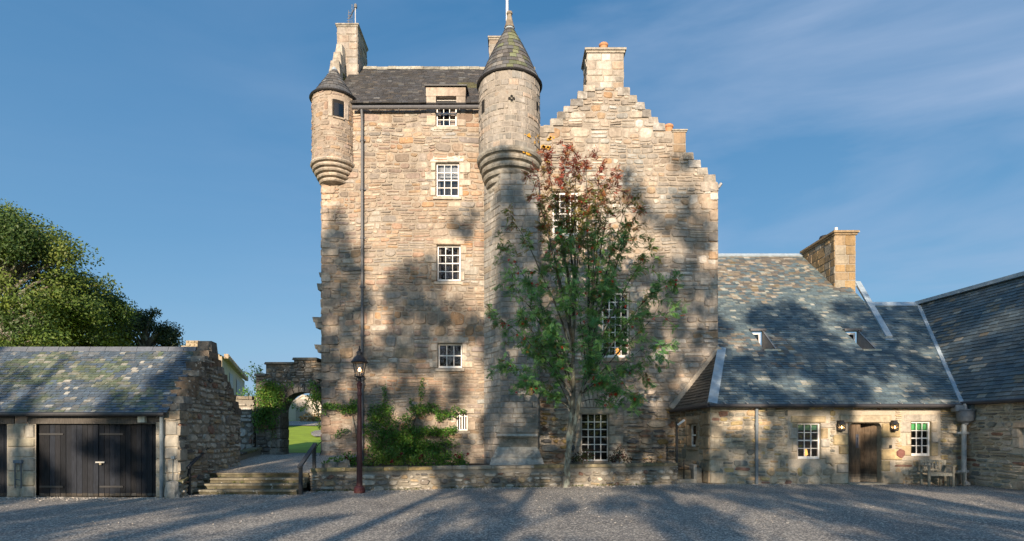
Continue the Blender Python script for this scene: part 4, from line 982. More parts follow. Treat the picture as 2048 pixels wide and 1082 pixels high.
# lodge chimney straddling the ridge
chx0, chx1 = X(1670, 25.8), X(1711, 25.8)
lc = chimney("chimney", chx0, chx1, 25.8, 28.6, 7.6, Z(470, 25.8), [(2, (.36, .25, .13)), (1.5, (.31, .235, .15)), (1, (.38, .33, .25))], M['grey'], cap=.22, ov=.12, hr=(.32, .45), capcol=(.30, .22, .13), par=LO)
fl = MB(); fl.tube([(X(1672, 26.4), 26.4, 10.6), (X(1672, 26.4), 26.4, 11.0)], .075, 10, (.55, .56, .58)); fl.build("flue", M['iron'], lc)
fl = MB(); fl.lathe([(.18, 10.7), (.2, 10.9), (.3, 10.93), (.27, 11.02), (.1, 11.06)], X(1652, 27.6), 27.6, 12, (.03, .03, .032)); fl.build("cowl", M['iron'], lc)

# right-hand wing
WI = thing("stone_wing", "stone wing with long dark slate roof beyond the lead rain hopper", "cottage", (15, 18, 0))
wd_ = Vector((.115, -1, 0)).normalized(); wp = Vector((1, .115, 0)).normalized(); W0 = Vector((14.6, 18.8, 2.68))
V1w = fLR(V1[0], V1[1], 0); rel = V1w - W0; hd_ = rel.dot(wp); tw = (V1w.z - W0.z) / hd_; thw = math.atan(tw)
wup = wp * math.cos(thw) + Vector((0, 0, math.sin(thw))); wn2 = Vector((0, 0, math.cos(thw))) - wp * math.sin(thw)
fW = lambda u, v, d: W0 + wd_ * u + wup * v + wn2 * d
uV1, vV1 = rel.dot(wd_), rel.dot(wup)
pW = [(0, -.05), (9, -.05), (9, vV1), (uV1, vV1)]
def c_wing(u, v, r):
    k = nz3(u * .5, v * .9, 9.)
    if r.random() < .07 or (k > .3 and r.random() < .35): return vary(pick([(1, (.26, .25, .21)), (1, (.20, .17, .12))], r), .2, r)
    return vary((.085, .115, .13), .28, r)
ws = MB(); slates(ws, fW, pW, [], ex=.16, wr=(.22, .36), colf=c_wing, th=.014); ws.add([fW(u, v, -.015) for u, v in pW], [(0, 1, 2, 3)], (.04, .04, .04))
rob = ws.build("roof", M['slate'], WI)
wr_ = MB(); wr_.bar(fW(uV1, vV1 + .02, .03), fW(9, vV1 + .02, .03), .34, .14); wr_.build("ridge_lead", M['lead'], rob)
wo_ = W0 + wp * .12; fWW = fplane((wo_.x, wo_.y, 0), wd_, -wp); 
def wing_u(px):
    t = (px - CX) / F; return (t * wo_.y - wo_.x) / (wd_.x - t * wd_.y)
wu0, wu1 = wing_u(2039), wing_u(2039) + .75; ww = (wu0, wu1, Z(896, 17.3), Z(857, 17.3))
m = MB(); pww = [(-.3, -.1), (9, -.1), (9, 2.62), (-.3, 2.62)]; sheet(m, fWW, pww, [ww], (.45, .40, .32)); m.build("wall_core", M['mortar'], WI)
s = MB(); masonry(s, fWW, [(-.2, 0), (9, 0), (9, 2.62), (-.2, 2.62)], [(ww[0] - .2, ww[1] + .2, ww[2] - .1, ww[3] + .2)], [(2, (.48, .44, .37)), (1.4, (.29, .30, .27)), (1, (.37, .32, .24)), (.7, (.21, .215, .20)), (.8, (.49, .40, .27)), (.3, (.28, .16, .12)), (1, (.52, .48, .41))], hr=(.11, .21), wr=(.18, .48), rnd=.36, gap=.018, depth=.035, warp=.05, jit=.04)
s.build("rubble_facing", M['stone'], WI)
surr(window(WI, fWW, *ww, 3, 2, deep=.16, bar=.03, fr=.06, mid=False), fWW, ww, lint=.2, sill=.0, jw=(.2, .4))
gt = MB(); a_ = W0 - wp * .08 + Vector((0, 0, -.06)); gt.tube([a_ + wd_ * -.05, a_ + wd_ * 9], .065, 10, (.045, .045, .05)); gt.build("gutter", M['iron'], WI)

# ------------------------------------------------------------------ garage
GA = thing("garage_building", "low stone garage with black plank doors and mossy slate roof", "garage", (-11, 16.5, 0))
G0, G1, GX, GYR = 15.0, 18.45, -8.65, 16.72
gze, gzr = Z(826, 14.88), Z(697, GYR)
xg0 = -17.5
def gx(px): return X(px, G0)
m = MB(); fg = front(G0)
gaps = [(gx(72), gx(312), -.1, Z(848, G0)), (xg0 + .3, gx(14), -.1, Z(848, G0))]
sheet(m, fg, [(xg0, -.1), (GX, -.1), (GX, Z(829, G0)), (xg0, Z(829, G0))], gaps, (.42, .38, .31))
# gable
fgg = fplane((GX, G0, 0), (0, 1, 0), (1, 0, 0))
stp = 9; gl = []; zl0, zl1 = 2.25, 4.0
half = GYR - G0; halfb = G1 - GYR
for i in range(stp): gl += [(i / stp * half * .94, lerp(zl0, zl1, i / stp)), (i / stp * half * .94, lerp(zl0, zl1, (i + 1) / stp))]
gl += [(half * .94, 4.28), (half * 1.1, 4.28)]
gr = []
for i in range(stp): gr += [(half + halfb - i / stp * halfb * .94, lerp(zl0, zl1, i / stp)), (half + halfb - i / stp * halfb * .94, lerp(zl0, zl1, (i + 1) / stp))]
pgg = [(0, -.1)] + gl + gr[::-1] + [(half + halfb, -.1)]
sheet(m, fgg, pgg, [], (.24, .22, .18)); m.build("wall_core", M['mortar'], GA)
s = MB(); masonry(s, fgg, [(u, max(v, .0)) for u, v in pgg], [], PAL_RUB, hr=(.11, .2), wr=(.15, .42), rnd=.35, gap=.014, depth=.045, warp=.06, jit=.03)
s.build("gable_facing", M['mossy'], GA)
s = MB()
for i in range(stp):
    for side in (0, 1):
        zt_ = lerp(zl0, zl1, (i + 1) / stp) + R.uniform(-.02, .03); zb_ = lerp(zl0, zl1, i / stp)
        ua = i / stp * half * .94 if side == 0 else half + halfb - i / stp * halfb * .94
        ub = ua + R.uniform(.36, .5) * (1 if side == 0 else -1)
        j = lambda: R.uniform(-.025, .025)
        y0, y1 = G0 + ua, G0 + ub
        s.hexa([(GX - .36 + j(), y0 + j(), zb_), (GX + .06 + j(), y0 + j(), zb_), (GX + .05, y1, zb_), (GX - .34, y1, zb_), (GX - .38 + j(), y0 + j(), zt_ + j()), (GX + .05 + j(), y0 + j(), zt_ + j()), (GX + .05, y1, zt_ + .02), (GX - .34, y1, zt_ + .02)], vary(pick([(2, (.14, .12, .10)), (1, (.19, .145, .105)), (1, (.20, .185, .16))]), .2))
s.hexa([(GX - .36, G0 + half * .92, 3.98), (GX + .07, G0 + half * .92, 3.98), (GX + .07, G0 + half * 1.12, 3.98), (GX - .36, G0 + half * 1.12, 3.98), (GX - .34, G0 + half * .93, 4.30), (GX + .05, G0 + half * .93, 4.30), (GX + .05, G0 + half * 1.1, 4.28), (GX - .34, G0 + half * 1.1, 4.28)], (.14, .13, .115))
s.box(GX - .34, GX + .08, G0 - .05, G0 + .38, 2.02, 2.24, (.30, .25, .18))
s.build("crow_steps", M['mossy'], GA)
s = MB()
for (a, b, zt_) in ((15, 71, Z(848, G0)), (312, 356, Z(829, G0))):
    v = 0.
    while v < zt_ - .03:
        hgt = R.uniform(.22, .38)
        if zt_ - v - hgt < .16: hgt = zt_ - v
        if R.random() < .5: stone(s, fg, gx(a), gx(b) + (.02 if b > 300 else 0), v, v + hgt, vary(pick([(2, (.40, .385, .33)), (1, (.36, .33, .25)), (1, (.46, .43, .36))]), .1), depth=.03, jit=.01, gap=.006, rnd=.07)
        else:
            mm_ = gx(lerp(a, b, R.uniform(.35, .65))); stone(s, fg, gx(a), mm_, v, v + hgt, vary((.42, .39, .32), .14), depth=.03, jit=.01, gap=.006, rnd=.07); stone(s, fg, mm_, gx(b), v, v + hgt, vary((.38, .36, .31), .14), depth=.03, jit=.01, gap=.006, rnd=.07)
        v += hgt
stone(s, fg, gx(31), gx(58), Z(848, G0), Z(830, G0), (.42, .31, .25), depth=.03, gap=.004, jit=.01)
v = 0.
while v < 2.0:
    hgt = R.uniform(.25, .4); stone(s, fgg, -.01, R.uniform(.25, .55), v, v + hgt, vary((.36, .33, .27), .12), depth=.055, gap=.006, jit=.012, rnd=.08); v += hgt
s.build("dressed_stone", M['grey'], GA)
s = MB(); s.box(gx(58), gx(320), G0 - .03, G0 + .15, Z(847.5, G0), Z(829, G0), (.085, .078, .07)); s.build("lintel_beam", M['wood'], GA); s = MB(); s.box(xg0, gx(30), G0 - .03, G0 + .15, Z(847.5, G0), Z(829, G0), (.07, .065, .06)); s.build("lintel_beam", M['wood'], GA)
def gdoor(x0, x1):
    d = MB(); n = int((x1 - x0) / .135)
    for i in range(n):
        a, b = lerp(x0, x1, i / n) + .004, lerp(x0, x1, (i + 1) / n) - .004; dd = R.uniform(-.006, .006)
        zt_ = Z(848.5, G0)
        d.hexa([(a, G0 + .09 + dd, .03), (b, G0 + .09 + dd, .03), (b, G0 + .13, .03), (a, G0 + .13, .03), (a, G0 + .09 + dd, zt_), (b, G0 + .09 + dd, zt_), (b, G0 + .13, zt_), (a, G0 + .13, zt_)], vary((.013, .015, .020), .45))
        for q in range(3): d.hexa([(a + .002, G0 + .088 + dd, .03 + q * R.uniform(.03, .05)), (b - .002, G0 + .088 + dd, .03 + q * .04), (b - .002, G0 + .091 + dd, .03 + q * .04), (a + .002, G0 + .091 + dd, .03 + q * .04), (a + .002, G0 + .088 + dd - q * .0004, .03 + (q + 1) * R.uniform(.04, .08)), (b - .002, G0 + .088 + dd - q * .0004, .03 + (q + 1) * R.uniform(.04, .08)), (b - .002, G0 + .091 + dd, .1), (a + .002, G0 + .091 + dd, .1)], vary((.06, .055, .048), .4)) if q == 0 else None
    ob = d.build("door", M['wood'], GA)
    for z1 in (Z(870, G0), .25): h = MB(); h.box(lerp(x0, x1, .02), lerp(x0, x1, .42), G0 + .065, G0 + .083, z1, z1 + .045, (.03, .03, .032)); h.build("strap_hinge", M['iron'], ob)
    return ob
d1 = gdoor(gx(72), gx(192)); d2 = gdoor(gx(193), gx(311)); d3 = gdoor(xg0 + .3, gx(-110)); d4 = gdoor(gx(-109), gx(13))
h = MB(); zz = Z(926, G0); h.box(gx(188), gx(206), G0 + .045, G0 + .07, zz, zz + .035, (.55, .53, .48)); h.tube([(gx(199), G0 + .04, zz), (gx(199), G0 + .03, zz - .05)], .028, 8, (.35, .30, .2)); h.build("hasp", M['iron'], d1)
m = MB(); m.box(xg0, GX - .4, G0 + .5, G1 - .1, 0, 2.0, (.05, .05, .05)); m.build("inner_wall", M['dark'], GA)
fl = MB(); fl.box(gx(281), gx(295), G0 - .12, G0 - .03, Z(845, G0), Z(830, G0), (.50, .50, .42)); fl.build("floodlight", M['plain'], GA)
e_ = Vector((0, G0 - .14, gze)); up_ = Vector((0, GYR, gzr)) - e_; gL = up_.length; up_.normalize(); gn = Vector((0, -up_.z, up_.y))
fGR = lambda u, v, d: Vector((u, 0, 0)) + e_ + up_ * v + gn * d
def c_gar(u, v, r):
    k = nz3(u * .8, v * .9, 4.) + (.15 if u < -10 else -.25)
    if k > .12 and r.random() < .7: return vary(pick([(2, (.11, .14, .095)), (1.4, (.165, .18, .135)), (1, (.095, .12, .10)), (.5, (.23, .23, .20))], r), .2, r)
    return vary(pick([(4, (.085, .115, .15)), (1, (.14, .155, .165)), (.4, (.32, .32, .29))], r), .2, r)
rf = MB(); slates(rf, fGR, [(xg0, 0), (GX - .2, 0), (GX - .25, gL), (xg0, gL)], [], ex=.10, wr=(.11, .21), colf=c_gar, th=.013)
rf.add([fGR(xg0, 0, -.01), fGR(GX - .2, 0, -.01), fGR(GX - .2, gL, -.01), fGR(xg0, gL, -.01)], [(0, 1, 2, 3)], (.04, .04, .04)); rf.add([(xg0, G1, 2.2), (GX - .3, G1, 2.2), (GX - .3, GYR, gzr), (xg0, GYR, gzr)], [(0, 1, 2, 3)], (.06, .06, .06))
gro = rf.build("roof", M['mslate'], GA)
rd = MB(); x = xg0
while x < GX - .45:
    x2 = min(x + .45, GX - .4); rd.hexa([(x, GYR - .13, gzr - .1), (x2 - .012, GYR - .13, gzr - .1), (x2 - .012, GYR + .13, gzr - .1), (x, GYR + .13, gzr - .1), (x, GYR - .05, gzr + .045), (x2 - .012, GYR - .05, gzr + .045), (x2 - .012, GYR + .05, gzr + .045), (x, GYR + .05, gzr + .045)], vary((.11, .125, .15), .08)); x = x2
rd.build("ridge_tiles", M['slate'], gro)
gt = MB(); gt.tube([(xg0, G0 - .2, gze - .03), (gx(338), G0 - .2, gze - .03)], .055, 10, (.04, .04, .042)); gt.build("gutter", M['iron'], GA)
pipe(GA, gx(327), G0 - .09, .0, gze - .05, .045, (.20, .245, .27), rings_=(.42, 1.55), ear=False)
# iron bracket on the pier and a small box by the corner
br_ = MB(); x0, x1 = gx(34), gx(46); br_.tube([(x0, G0 - .06, Z(976, G0)), (x0, G0 - .06, Z(924, G0))], .014, 6, (.08, .10, .13)); br_.tube([(x1, G0 - .06, Z(976, G0)), (x1, G0 - .06, Z(924, G0))], .014, 6, (.08, .10, .13)); br_.box(x0 - .03, x1 + .03, G0 - .09, G0 - .02, Z(926, G0), Z(920, G0), (.10, .14, .19)); br_.bar((x0, G0 - .06, Z(958, G0)), (x1, G0 - .06, Z(960, G0)), .02, .02, (.08, .1, .13))
br_.build("iron_bracket", M['iron'], GA)
bx2 = MB(); bx2.box(gx(344), gx(351), G0 - .06, G0 - .02, Z(918, G0), Z(912, G0), (.22, .27, .30)); bx2.tube([(gx(347.5), G0 - .04, Z(918, G0)), (gx(347), G0 - .04, Z(968, G0))], .01, 6, (.15, .17, .18)); bx2.build("switch_box", M['iron'], GA)
pr_ = MB(); pr_.lathe([(.16, 0), (.17, .12), (.15, .30), (.13, .42), (.0, .46)], gx(352), G0 - .16, 9, (.42, .41, .37)); pr_.v = [Vector(v) + Vector((nz3(v[0] * 5, v[1] * 5, v[2] * 5), 0, 0)) * .05 for v in pr_.v]
tag(pr_.build("guard_stone", M['mossy']), "lichened guard stone at the garage corner below a small switch box", "guard stone")

# ------------------------------------------------------------------ steps, low walls, rails
ST = thing("stone_steps", "four worn mossy stone steps rising to the archway ramp", "steps", (-7.3, 16, 0))
for i, (yf, xl0, z) in enumerate(((15.6, -8.80, .135), (15.9, -8.84, .27), (16.2, -8.88, .405), (16.5, -8.92, .54))):
    s = MB(); x = xl0
    while x < -5.80:
        w_ = R.uniform(.8, 1.5)
        if -5.80 - x - w_ < .4: w_ = -5.80 - x
        j = lambda: R.uniform(-.012, .012)
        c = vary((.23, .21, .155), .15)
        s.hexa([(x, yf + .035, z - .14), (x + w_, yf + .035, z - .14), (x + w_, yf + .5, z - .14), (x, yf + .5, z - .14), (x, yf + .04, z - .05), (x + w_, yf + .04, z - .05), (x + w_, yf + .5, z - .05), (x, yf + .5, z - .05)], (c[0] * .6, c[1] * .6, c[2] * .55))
        s.hexa([(x + .004, yf + j(), z - .048), (x + w_ - .004, yf + j(), z - .048), (x + w_ - .004, yf + .5, z - .048), (x + .004, yf + .5, z - .048), (x + .004, yf + .012 + j() * .5, z + j() * .5), (x + w_ - .004, yf + .012 + j() * .5, z + j() * .5), (x + w_ - .004, yf + .5, z), (x + .004, yf + .5, z)], c)
        x += w_
    s.build("step", M['mossy'], ST)
def low_wall(name, label, a, b, za, zb, ha, hb, thick, pal, copc, cop=.09, mat_='mossy', hr=(.1, .2), wr=(.14, .42), cat="wall", over=.03):
    """rubble wall from a to b (ground z za..zb, height ha..hb), stone both faces and ends, coping stones on top"""
    O = thing(name, label, cat, ((a[0] + b[0]) / 2, (a[1] + b[1]) / 2, min(za, zb)))
    A, B = Vector((*a, 0)), Vector((*b, 0)); d = B - A; Ln = d.length; d.normalize(); n = Vector((d.y, -d.x, 0))
    m = MB(); q = [A + n * (thick / 2 - .03), B + n * (thick / 2 - .03), B - n * (thick / 2 - .03), A - n * (thick / 2 - .03)]
    zs = (za, zb, zb, za); zt_ = (za + ha, zb + hb, zb + hb, za + ha)
    m.hexa([p + Vector((0, 0, z - .2)) for p, z in zip(q, zs)] + [p + Vector((0, 0, z)) for p, z in zip(q, zt_)], (.25, .235, .20)); m.build("wall_core", M['mortar'], O)
    s = MB()
    for sg in (1, -1):
        o = A + n * (thick / 2 - .03) * sg
        masonry(s, fplane(o, d, n * sg), [(0, za - .05), (Ln, zb - .05), (Ln, zb + hb), (0, za + ha)], [], pal, hr=hr, wr=wr, rnd=.35, gap=.016, depth=.06, warp=.03, jit=.035)
    for o, dd in ((A, -d), (B, d)):
        z0, hh = (za, ha) if o is A else (zb, hb)
        masonry(s, fplane(o + n * (thick / 2 - .02), -n, dd), [(0, z0 - .05), (thick - .04, z0 - .05), (thick - .04, z0 + hh), (0, z0 + hh)], [], pal, hr=hr, wr=wr, rnd=.3, gap=.01, depth=.035, warp=0)
    s.build("rubble_facing", M[mat_], O)
    c = MB(); u = 0.
    while u < Ln:
        w_ = R.uniform(.35, .8); e = min(u + w_, Ln)
        p0, p1 = A + d * u, A + d * (e - .012); t = thick / 2 + over
        z0, z1 = lerp(za + ha, zb + hb, u / Ln), lerp(za + ha, zb + hb, e / Ln); j = lambda: R.uniform(-.02, .02)
        vv = [p0 + n * (t + j()), p1 + n * (t + j()), p1 - n * t, p0 - n * t]
        c.hexa([p + Vector((0, 0, z + .002)) for p, z in zip(vv, (z0, z1, z1, z0))] + [p * 1.0 + Vector((0, 0, z + cop + j() * .6)) for p, z in zip(vv, (z0, z1, z1, z0))], vary(pick(copc), .18)); u = e
    c.build("coping", M['mossy'], O); return O
MOSSC = [(2, (.15, .14, .075)), (1, (.22, .19, .12)), (1, (.12, .11, .09))]
low_wall("garden_wall", "long low lichened rubble wall in front of the tower bed", (-5.78, 16.72), (5.34, 19.05), 0, 0, .56, .60, .42, PAL_RUB, [(2, (.26, .22, .14)), (1, (.33, .30, .24)), (1, (.19, .17, .10)), (.5, (.42, .33, .16))], cop=.09)
low_wall("ramp_wall", "mossy topped low wall beside the ramp under the garage gable", (-8.98, 16.5), (-9.78, 22.3), .5, .82, .20, .22, .38, PAL_RUB, MOSSC, cop=.08)
low_wall("stair_wall", "small sloping wall end beside the steps at the garage corner", (-8.66, 14.95), (-8.99, 16.45), .0, .42, .36, .26, .3, PAL_RUB, MOSSC, cop=.07)
def handrail(label, a, b, za, zb, hh, group="handrails either side of the steps"):
    O = thing("handrail", label, "handrail", (a[0], a[1], za), group=group)
    a3, b3 = Vector((a[0], a[1], za)), Vector((b[0], b[1], zb)); col = (.035, .04, .045)
    for p, zt_ in ((a3, za + hh), (b3, zb + hh)):
        m = MB(); m.box(p.x - .045, p.x + .045, p.y - .035, p.y + .035, p.z - .05, zt_ - .02, col); m.build("post", M['wood'], O)
    m = MB(); d = (b3 - a3).normalized() * .12; m.bar(a3 - d + Vector((0, 0, hh)), b3 + d + Vector((0, 0, hh)), .11, .055, (.055, .062, .07)); m.build("rail", M['wood'], O)
handrail("black timber handrail on the garage side of the steps", (-8.60, 15.42), (-8.70, 16.6), 0.05, .52, .74)
handrail("black timber handrail between the steps and the garden wall", (-5.74, 15.75), (-5.80, 17.0), 0.05, .56, .74)

# ------------------------------------------------------------------ ruined arch and walls
AR = thing("ruined_archway", "ruined ivy-clad stone archway beside the tower opening onto the lawn", "archway", (-8.2, 22.6, .8))
YA = 22.2; fA = front(YA); axc, arad, aspr = X(604, YA), .81, Z(826, YA)
def arch_open(v):
    if v < aspr: return arad
    d = v - aspr; return math.sqrt(max(0, arad * arad - d * d)) if d < arad else 0
prof = [(X(512, YA), Z(752, YA)), (X(532, YA), Z(752, YA)), (X(532, YA), Z(729, YA)), (X(588, YA), Z(729, YA)), (X(588, YA), Z(720, YA)), (X(634, YA), Z(720, YA)), (X(634, YA), Z(730, YA)), (-7.0, Z(730, YA))]
zb_ = .6
hol = []
nst = 14
for i in range(nst):
    v0, v1 = aspr + arad * i / nst, aspr + arad * (i + 1) / nst; w_ = arch_open((v0 + v1) / 2)
    hol.append((axc - w_, axc + w_, v0, v1))
hol.append((axc - arad, axc + arad, zb_, aspr))
poly = [(prof[0][0], zb_)] + prof + [(-7.0, zb_)]
m = MB()
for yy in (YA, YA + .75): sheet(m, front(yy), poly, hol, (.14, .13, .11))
for (a, b) in zip(poly, poly[1:] + poly[:1]): m.add([(a[0], YA, a[1]), (b[0], YA, b[1]), (b[0], YA + .75, b[1]), (a[0], YA + .75, a[1])], [(0, 1, 2, 3)], (.14, .13, .11))
an = [(axc - arad, zb_), (axc - arad, aspr)] + [(axc - arad * math.cos(t), aspr + arad * math.sin(t)) for t in [math.pi * k / 16 for k in range(1, 16)]] + [(axc + arad, aspr), (axc + arad, zb_)]
for (a, b) in zip(an[:-1], an[1:]): m.add([(a[0], YA - .02, a[1]), (b[0], YA - .02, b[1]), (b[0], YA + .77, b[1]), (a[0], YA + .77, a[1])], [(0, 1, 2, 3)], vary((.13, .12, .10), .2))
m.build("wall_core", M['mossy'], AR)
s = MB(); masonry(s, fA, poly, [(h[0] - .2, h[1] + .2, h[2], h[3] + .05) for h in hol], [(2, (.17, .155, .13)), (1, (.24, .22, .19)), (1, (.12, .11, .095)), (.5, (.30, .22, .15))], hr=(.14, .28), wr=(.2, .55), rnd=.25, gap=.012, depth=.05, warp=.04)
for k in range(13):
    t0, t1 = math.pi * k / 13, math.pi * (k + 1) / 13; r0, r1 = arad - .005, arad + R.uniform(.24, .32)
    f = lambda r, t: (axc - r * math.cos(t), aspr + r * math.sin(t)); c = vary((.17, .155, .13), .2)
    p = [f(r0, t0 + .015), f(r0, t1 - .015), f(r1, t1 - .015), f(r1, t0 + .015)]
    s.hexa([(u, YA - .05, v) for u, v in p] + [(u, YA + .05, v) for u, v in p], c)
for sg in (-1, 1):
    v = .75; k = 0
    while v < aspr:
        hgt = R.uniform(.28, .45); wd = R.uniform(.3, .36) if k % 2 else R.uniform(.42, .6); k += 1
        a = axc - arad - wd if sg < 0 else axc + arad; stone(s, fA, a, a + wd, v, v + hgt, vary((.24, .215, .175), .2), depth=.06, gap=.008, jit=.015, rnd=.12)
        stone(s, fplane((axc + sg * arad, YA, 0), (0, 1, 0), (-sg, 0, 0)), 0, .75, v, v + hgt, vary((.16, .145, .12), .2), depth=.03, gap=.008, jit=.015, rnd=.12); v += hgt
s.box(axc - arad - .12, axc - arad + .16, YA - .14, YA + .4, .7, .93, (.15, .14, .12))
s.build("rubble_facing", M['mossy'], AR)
c = MB()
for (a, b) in ((prof[2], prof[3]), (prof[4], prof[5]), (prof[0], prof[1]), (prof[6], prof[7])):
    c.hexa([(a[0] - .05, YA - .08, a[1] + .003), (b[0] + .02, YA - .08, b[1] + .003), (b[0] + .02, YA + .8, b[1] + .003), (a[0] - .05, YA + .8, a[1] + .003), (a[0] - .02, YA - .05, a[1] + .09), (b[0], YA - .05, b[1] + .09), (b[0], YA + .76, b[1] + .1), (a[0] - .02, YA + .76, a[1] + .1)], vary((.12, .11, .09), .2))
c.build("coping", M['mossy'], AR)
low_wall("boundary_wall", "tall rough rubble wall between garage gable and archway", (-11.3, 22.55), (-9.95, 22.55), .80, .82, 2.2, 2.12, .6, PAL_RUB, [(1, (.25, .22, .17)), (1, (.17, .155, .13))], cop=.12, hr=(.12, .24), wr=(.18, .5))

# ------------------------------------------------------------------ street lamp, lanterns
def lamp_post():
    x, y = X(719, 16.2), 16.2
    O = thing("street_lamp", "tall maroon cast-iron lamp post with lit black lantern before the tower", "street lamp", (x, y, 0))
    mar = (.06, .018, .02); s_ = 16.2 / F; z = lambda py: Z(py, y)
    m = MB(); m.lathe([(.155, 0), (.16, .07), (.145, .09), (.15, .13), (.12, .17), (.085, .20)], x, y, 20, mar); m.build("base", M['iron'], O, smooth=False)
    m = MB(); m.lathe([(.082, .19), (.075, .8), (.066, 1.8), (.055, 2.7), (.056, z(792)), (.07, z(790)), (.07, z(787)), (.054, z(784)), (.05, z(778)), (.066, z(776)), (.064, z(773)), (.078, z(770)), (.08, z(767)), (.04, z(764)), (.038, z(755))], x, y, 16, mar); m.build("column", M['iron'], O)
    blk = (.022, .023, .027)
    m = MB(); zb, zt = z(754), z(725); rb, rt = .115, .205
    m.lathe([(.03, z(764)), (.05, z(762)), (.045, z(757)), (.10, zb), (rb + .01, zb), (rb + .01, zb + .02), (.05, zb + .02)], x, y, 6, blk)
    for k in range(4):
        a = math.pi / 4 + k * math.pi / 2
        m.tube([(x + rb * math.cos(a), y + rb * math.sin(a), zb), (x + rt * math.cos(a), y + rt * math.sin(a), zt)], .012, 5, blk)
        m.tube([(x + .05 * math.cos(a), y + .05 * math.sin(a), z(763)), (x + .17 * math.cos(a), y + .17 * math.sin(a), z(758)), (x + .15 * math.cos(a), y + .15 * math.sin(a), zb + .05)], .009, 5, blk)
    m.build("lantern_frame", M['iron'], O)
    m = MB(); m.lathe([(.235, zt - .01), (.24, zt + .02), (.215, zt + .035), (.16, zt + .13), (.085, zt + .20), (.075, zt + .25), (.095, zt + .262), (.09, zt + .28), (.055, zt + .31), (.03, zt + .335), (.045, zt + .36), (.03, zt + .39), (.018, zt + .40), (.026, zt + .44), (.0, zt + .475)], x, y, 12, blk); m.build("lantern_roof", M['iron'], O)
    m = MB()
    for k in range(4):
        a, b = math.pi / 4 + k * math.pi / 2, math.pi / 4 + (k + 1) * math.pi / 2
        m.add([(x + rb * math.cos(a), y + rb * math.sin(a), zb + .02), (x + rb * math.cos(b), y + rb * math.sin(b), zb + .02), (x + rt * math.cos(b), y + rt * math.sin(b), zt), (x + rt * math.cos(a), y + rt * math.sin(a), zt)], [(0, 1, 2, 3)])
    m.build("lantern_glass", M['lglass'], O)
    m = MB(); zc = z(740); m.lathe([(.008, zc - .045), (.035, zc - .02), (.04, zc + .005), (.025, zc + .04), (.006, zc + .07)], x, y, 10); m.build("bulb", M['glow'], O)
    m = MB(); m.tube([(x, y, zb + .02), (x, y, zc - .04)], .014, 6, blk); m.build("lamp_holder", M['iron'], O)
lamp_post()
def wall_lantern(label, px):
    x, y, z0 = X(px, 18.75), 18.74, Z(862, 18.75)
    O = thing("wall_lantern", label, "wall lantern", (x, y, z0), group="lanterns flanking the plank door"); blk = (.022, .023, .026)
    m = MB(); m.box(-.06, .06, .05, .16, -.02, .34, blk); m.hexa([(-.075, -.09, .0), (.075, -.09, .0), (.075, .05, .0), (-.075, .05, .0), (-.085, -.1, .05), (.085, -.1, .05), (.085, .05, .05), (-.085, .05, .05)], blk)
    for sx_ in (-1, 1):
        for yy in (-.095, .045): m.box(sx_ * .08 - .008, sx_ * .08 + .008, yy - .008, yy + .008, .04, .23, blk)
    m.box(-.006, .006, -.104, -.092, .05, .22, blk)
    m.hexa([(-.1, -.115, .22), (.1, -.115, .22), (.1, .06, .22), (-.1, .06, .22), (-.055, -.07, .31), (.055, -.07, .31), (.055, .05, .31), (-.055, .05, .31)], blk); m.box(-.06, .06, -.075, .05, .312, .345, blk)
    m.build("lantern_body", M['iron'], O, local=True)
    m = MB(); m.box(-.075, .075, -.09, .04, .055, .215); m.build("lantern_glass", M['lglass'], O, local=True)
    m = MB(); m.lathe([(.006, .08), (.018, .1), (.02, .13), (.004, .17)], .0, -.03, 8); m.build("bulb", M['glow'], O, local=True)
wall_lantern("black lit wall lantern between the door and the pendant-lamp window", 1682)
wall_lantern("black lit wall lantern between the door and the green-blind window", 1788)

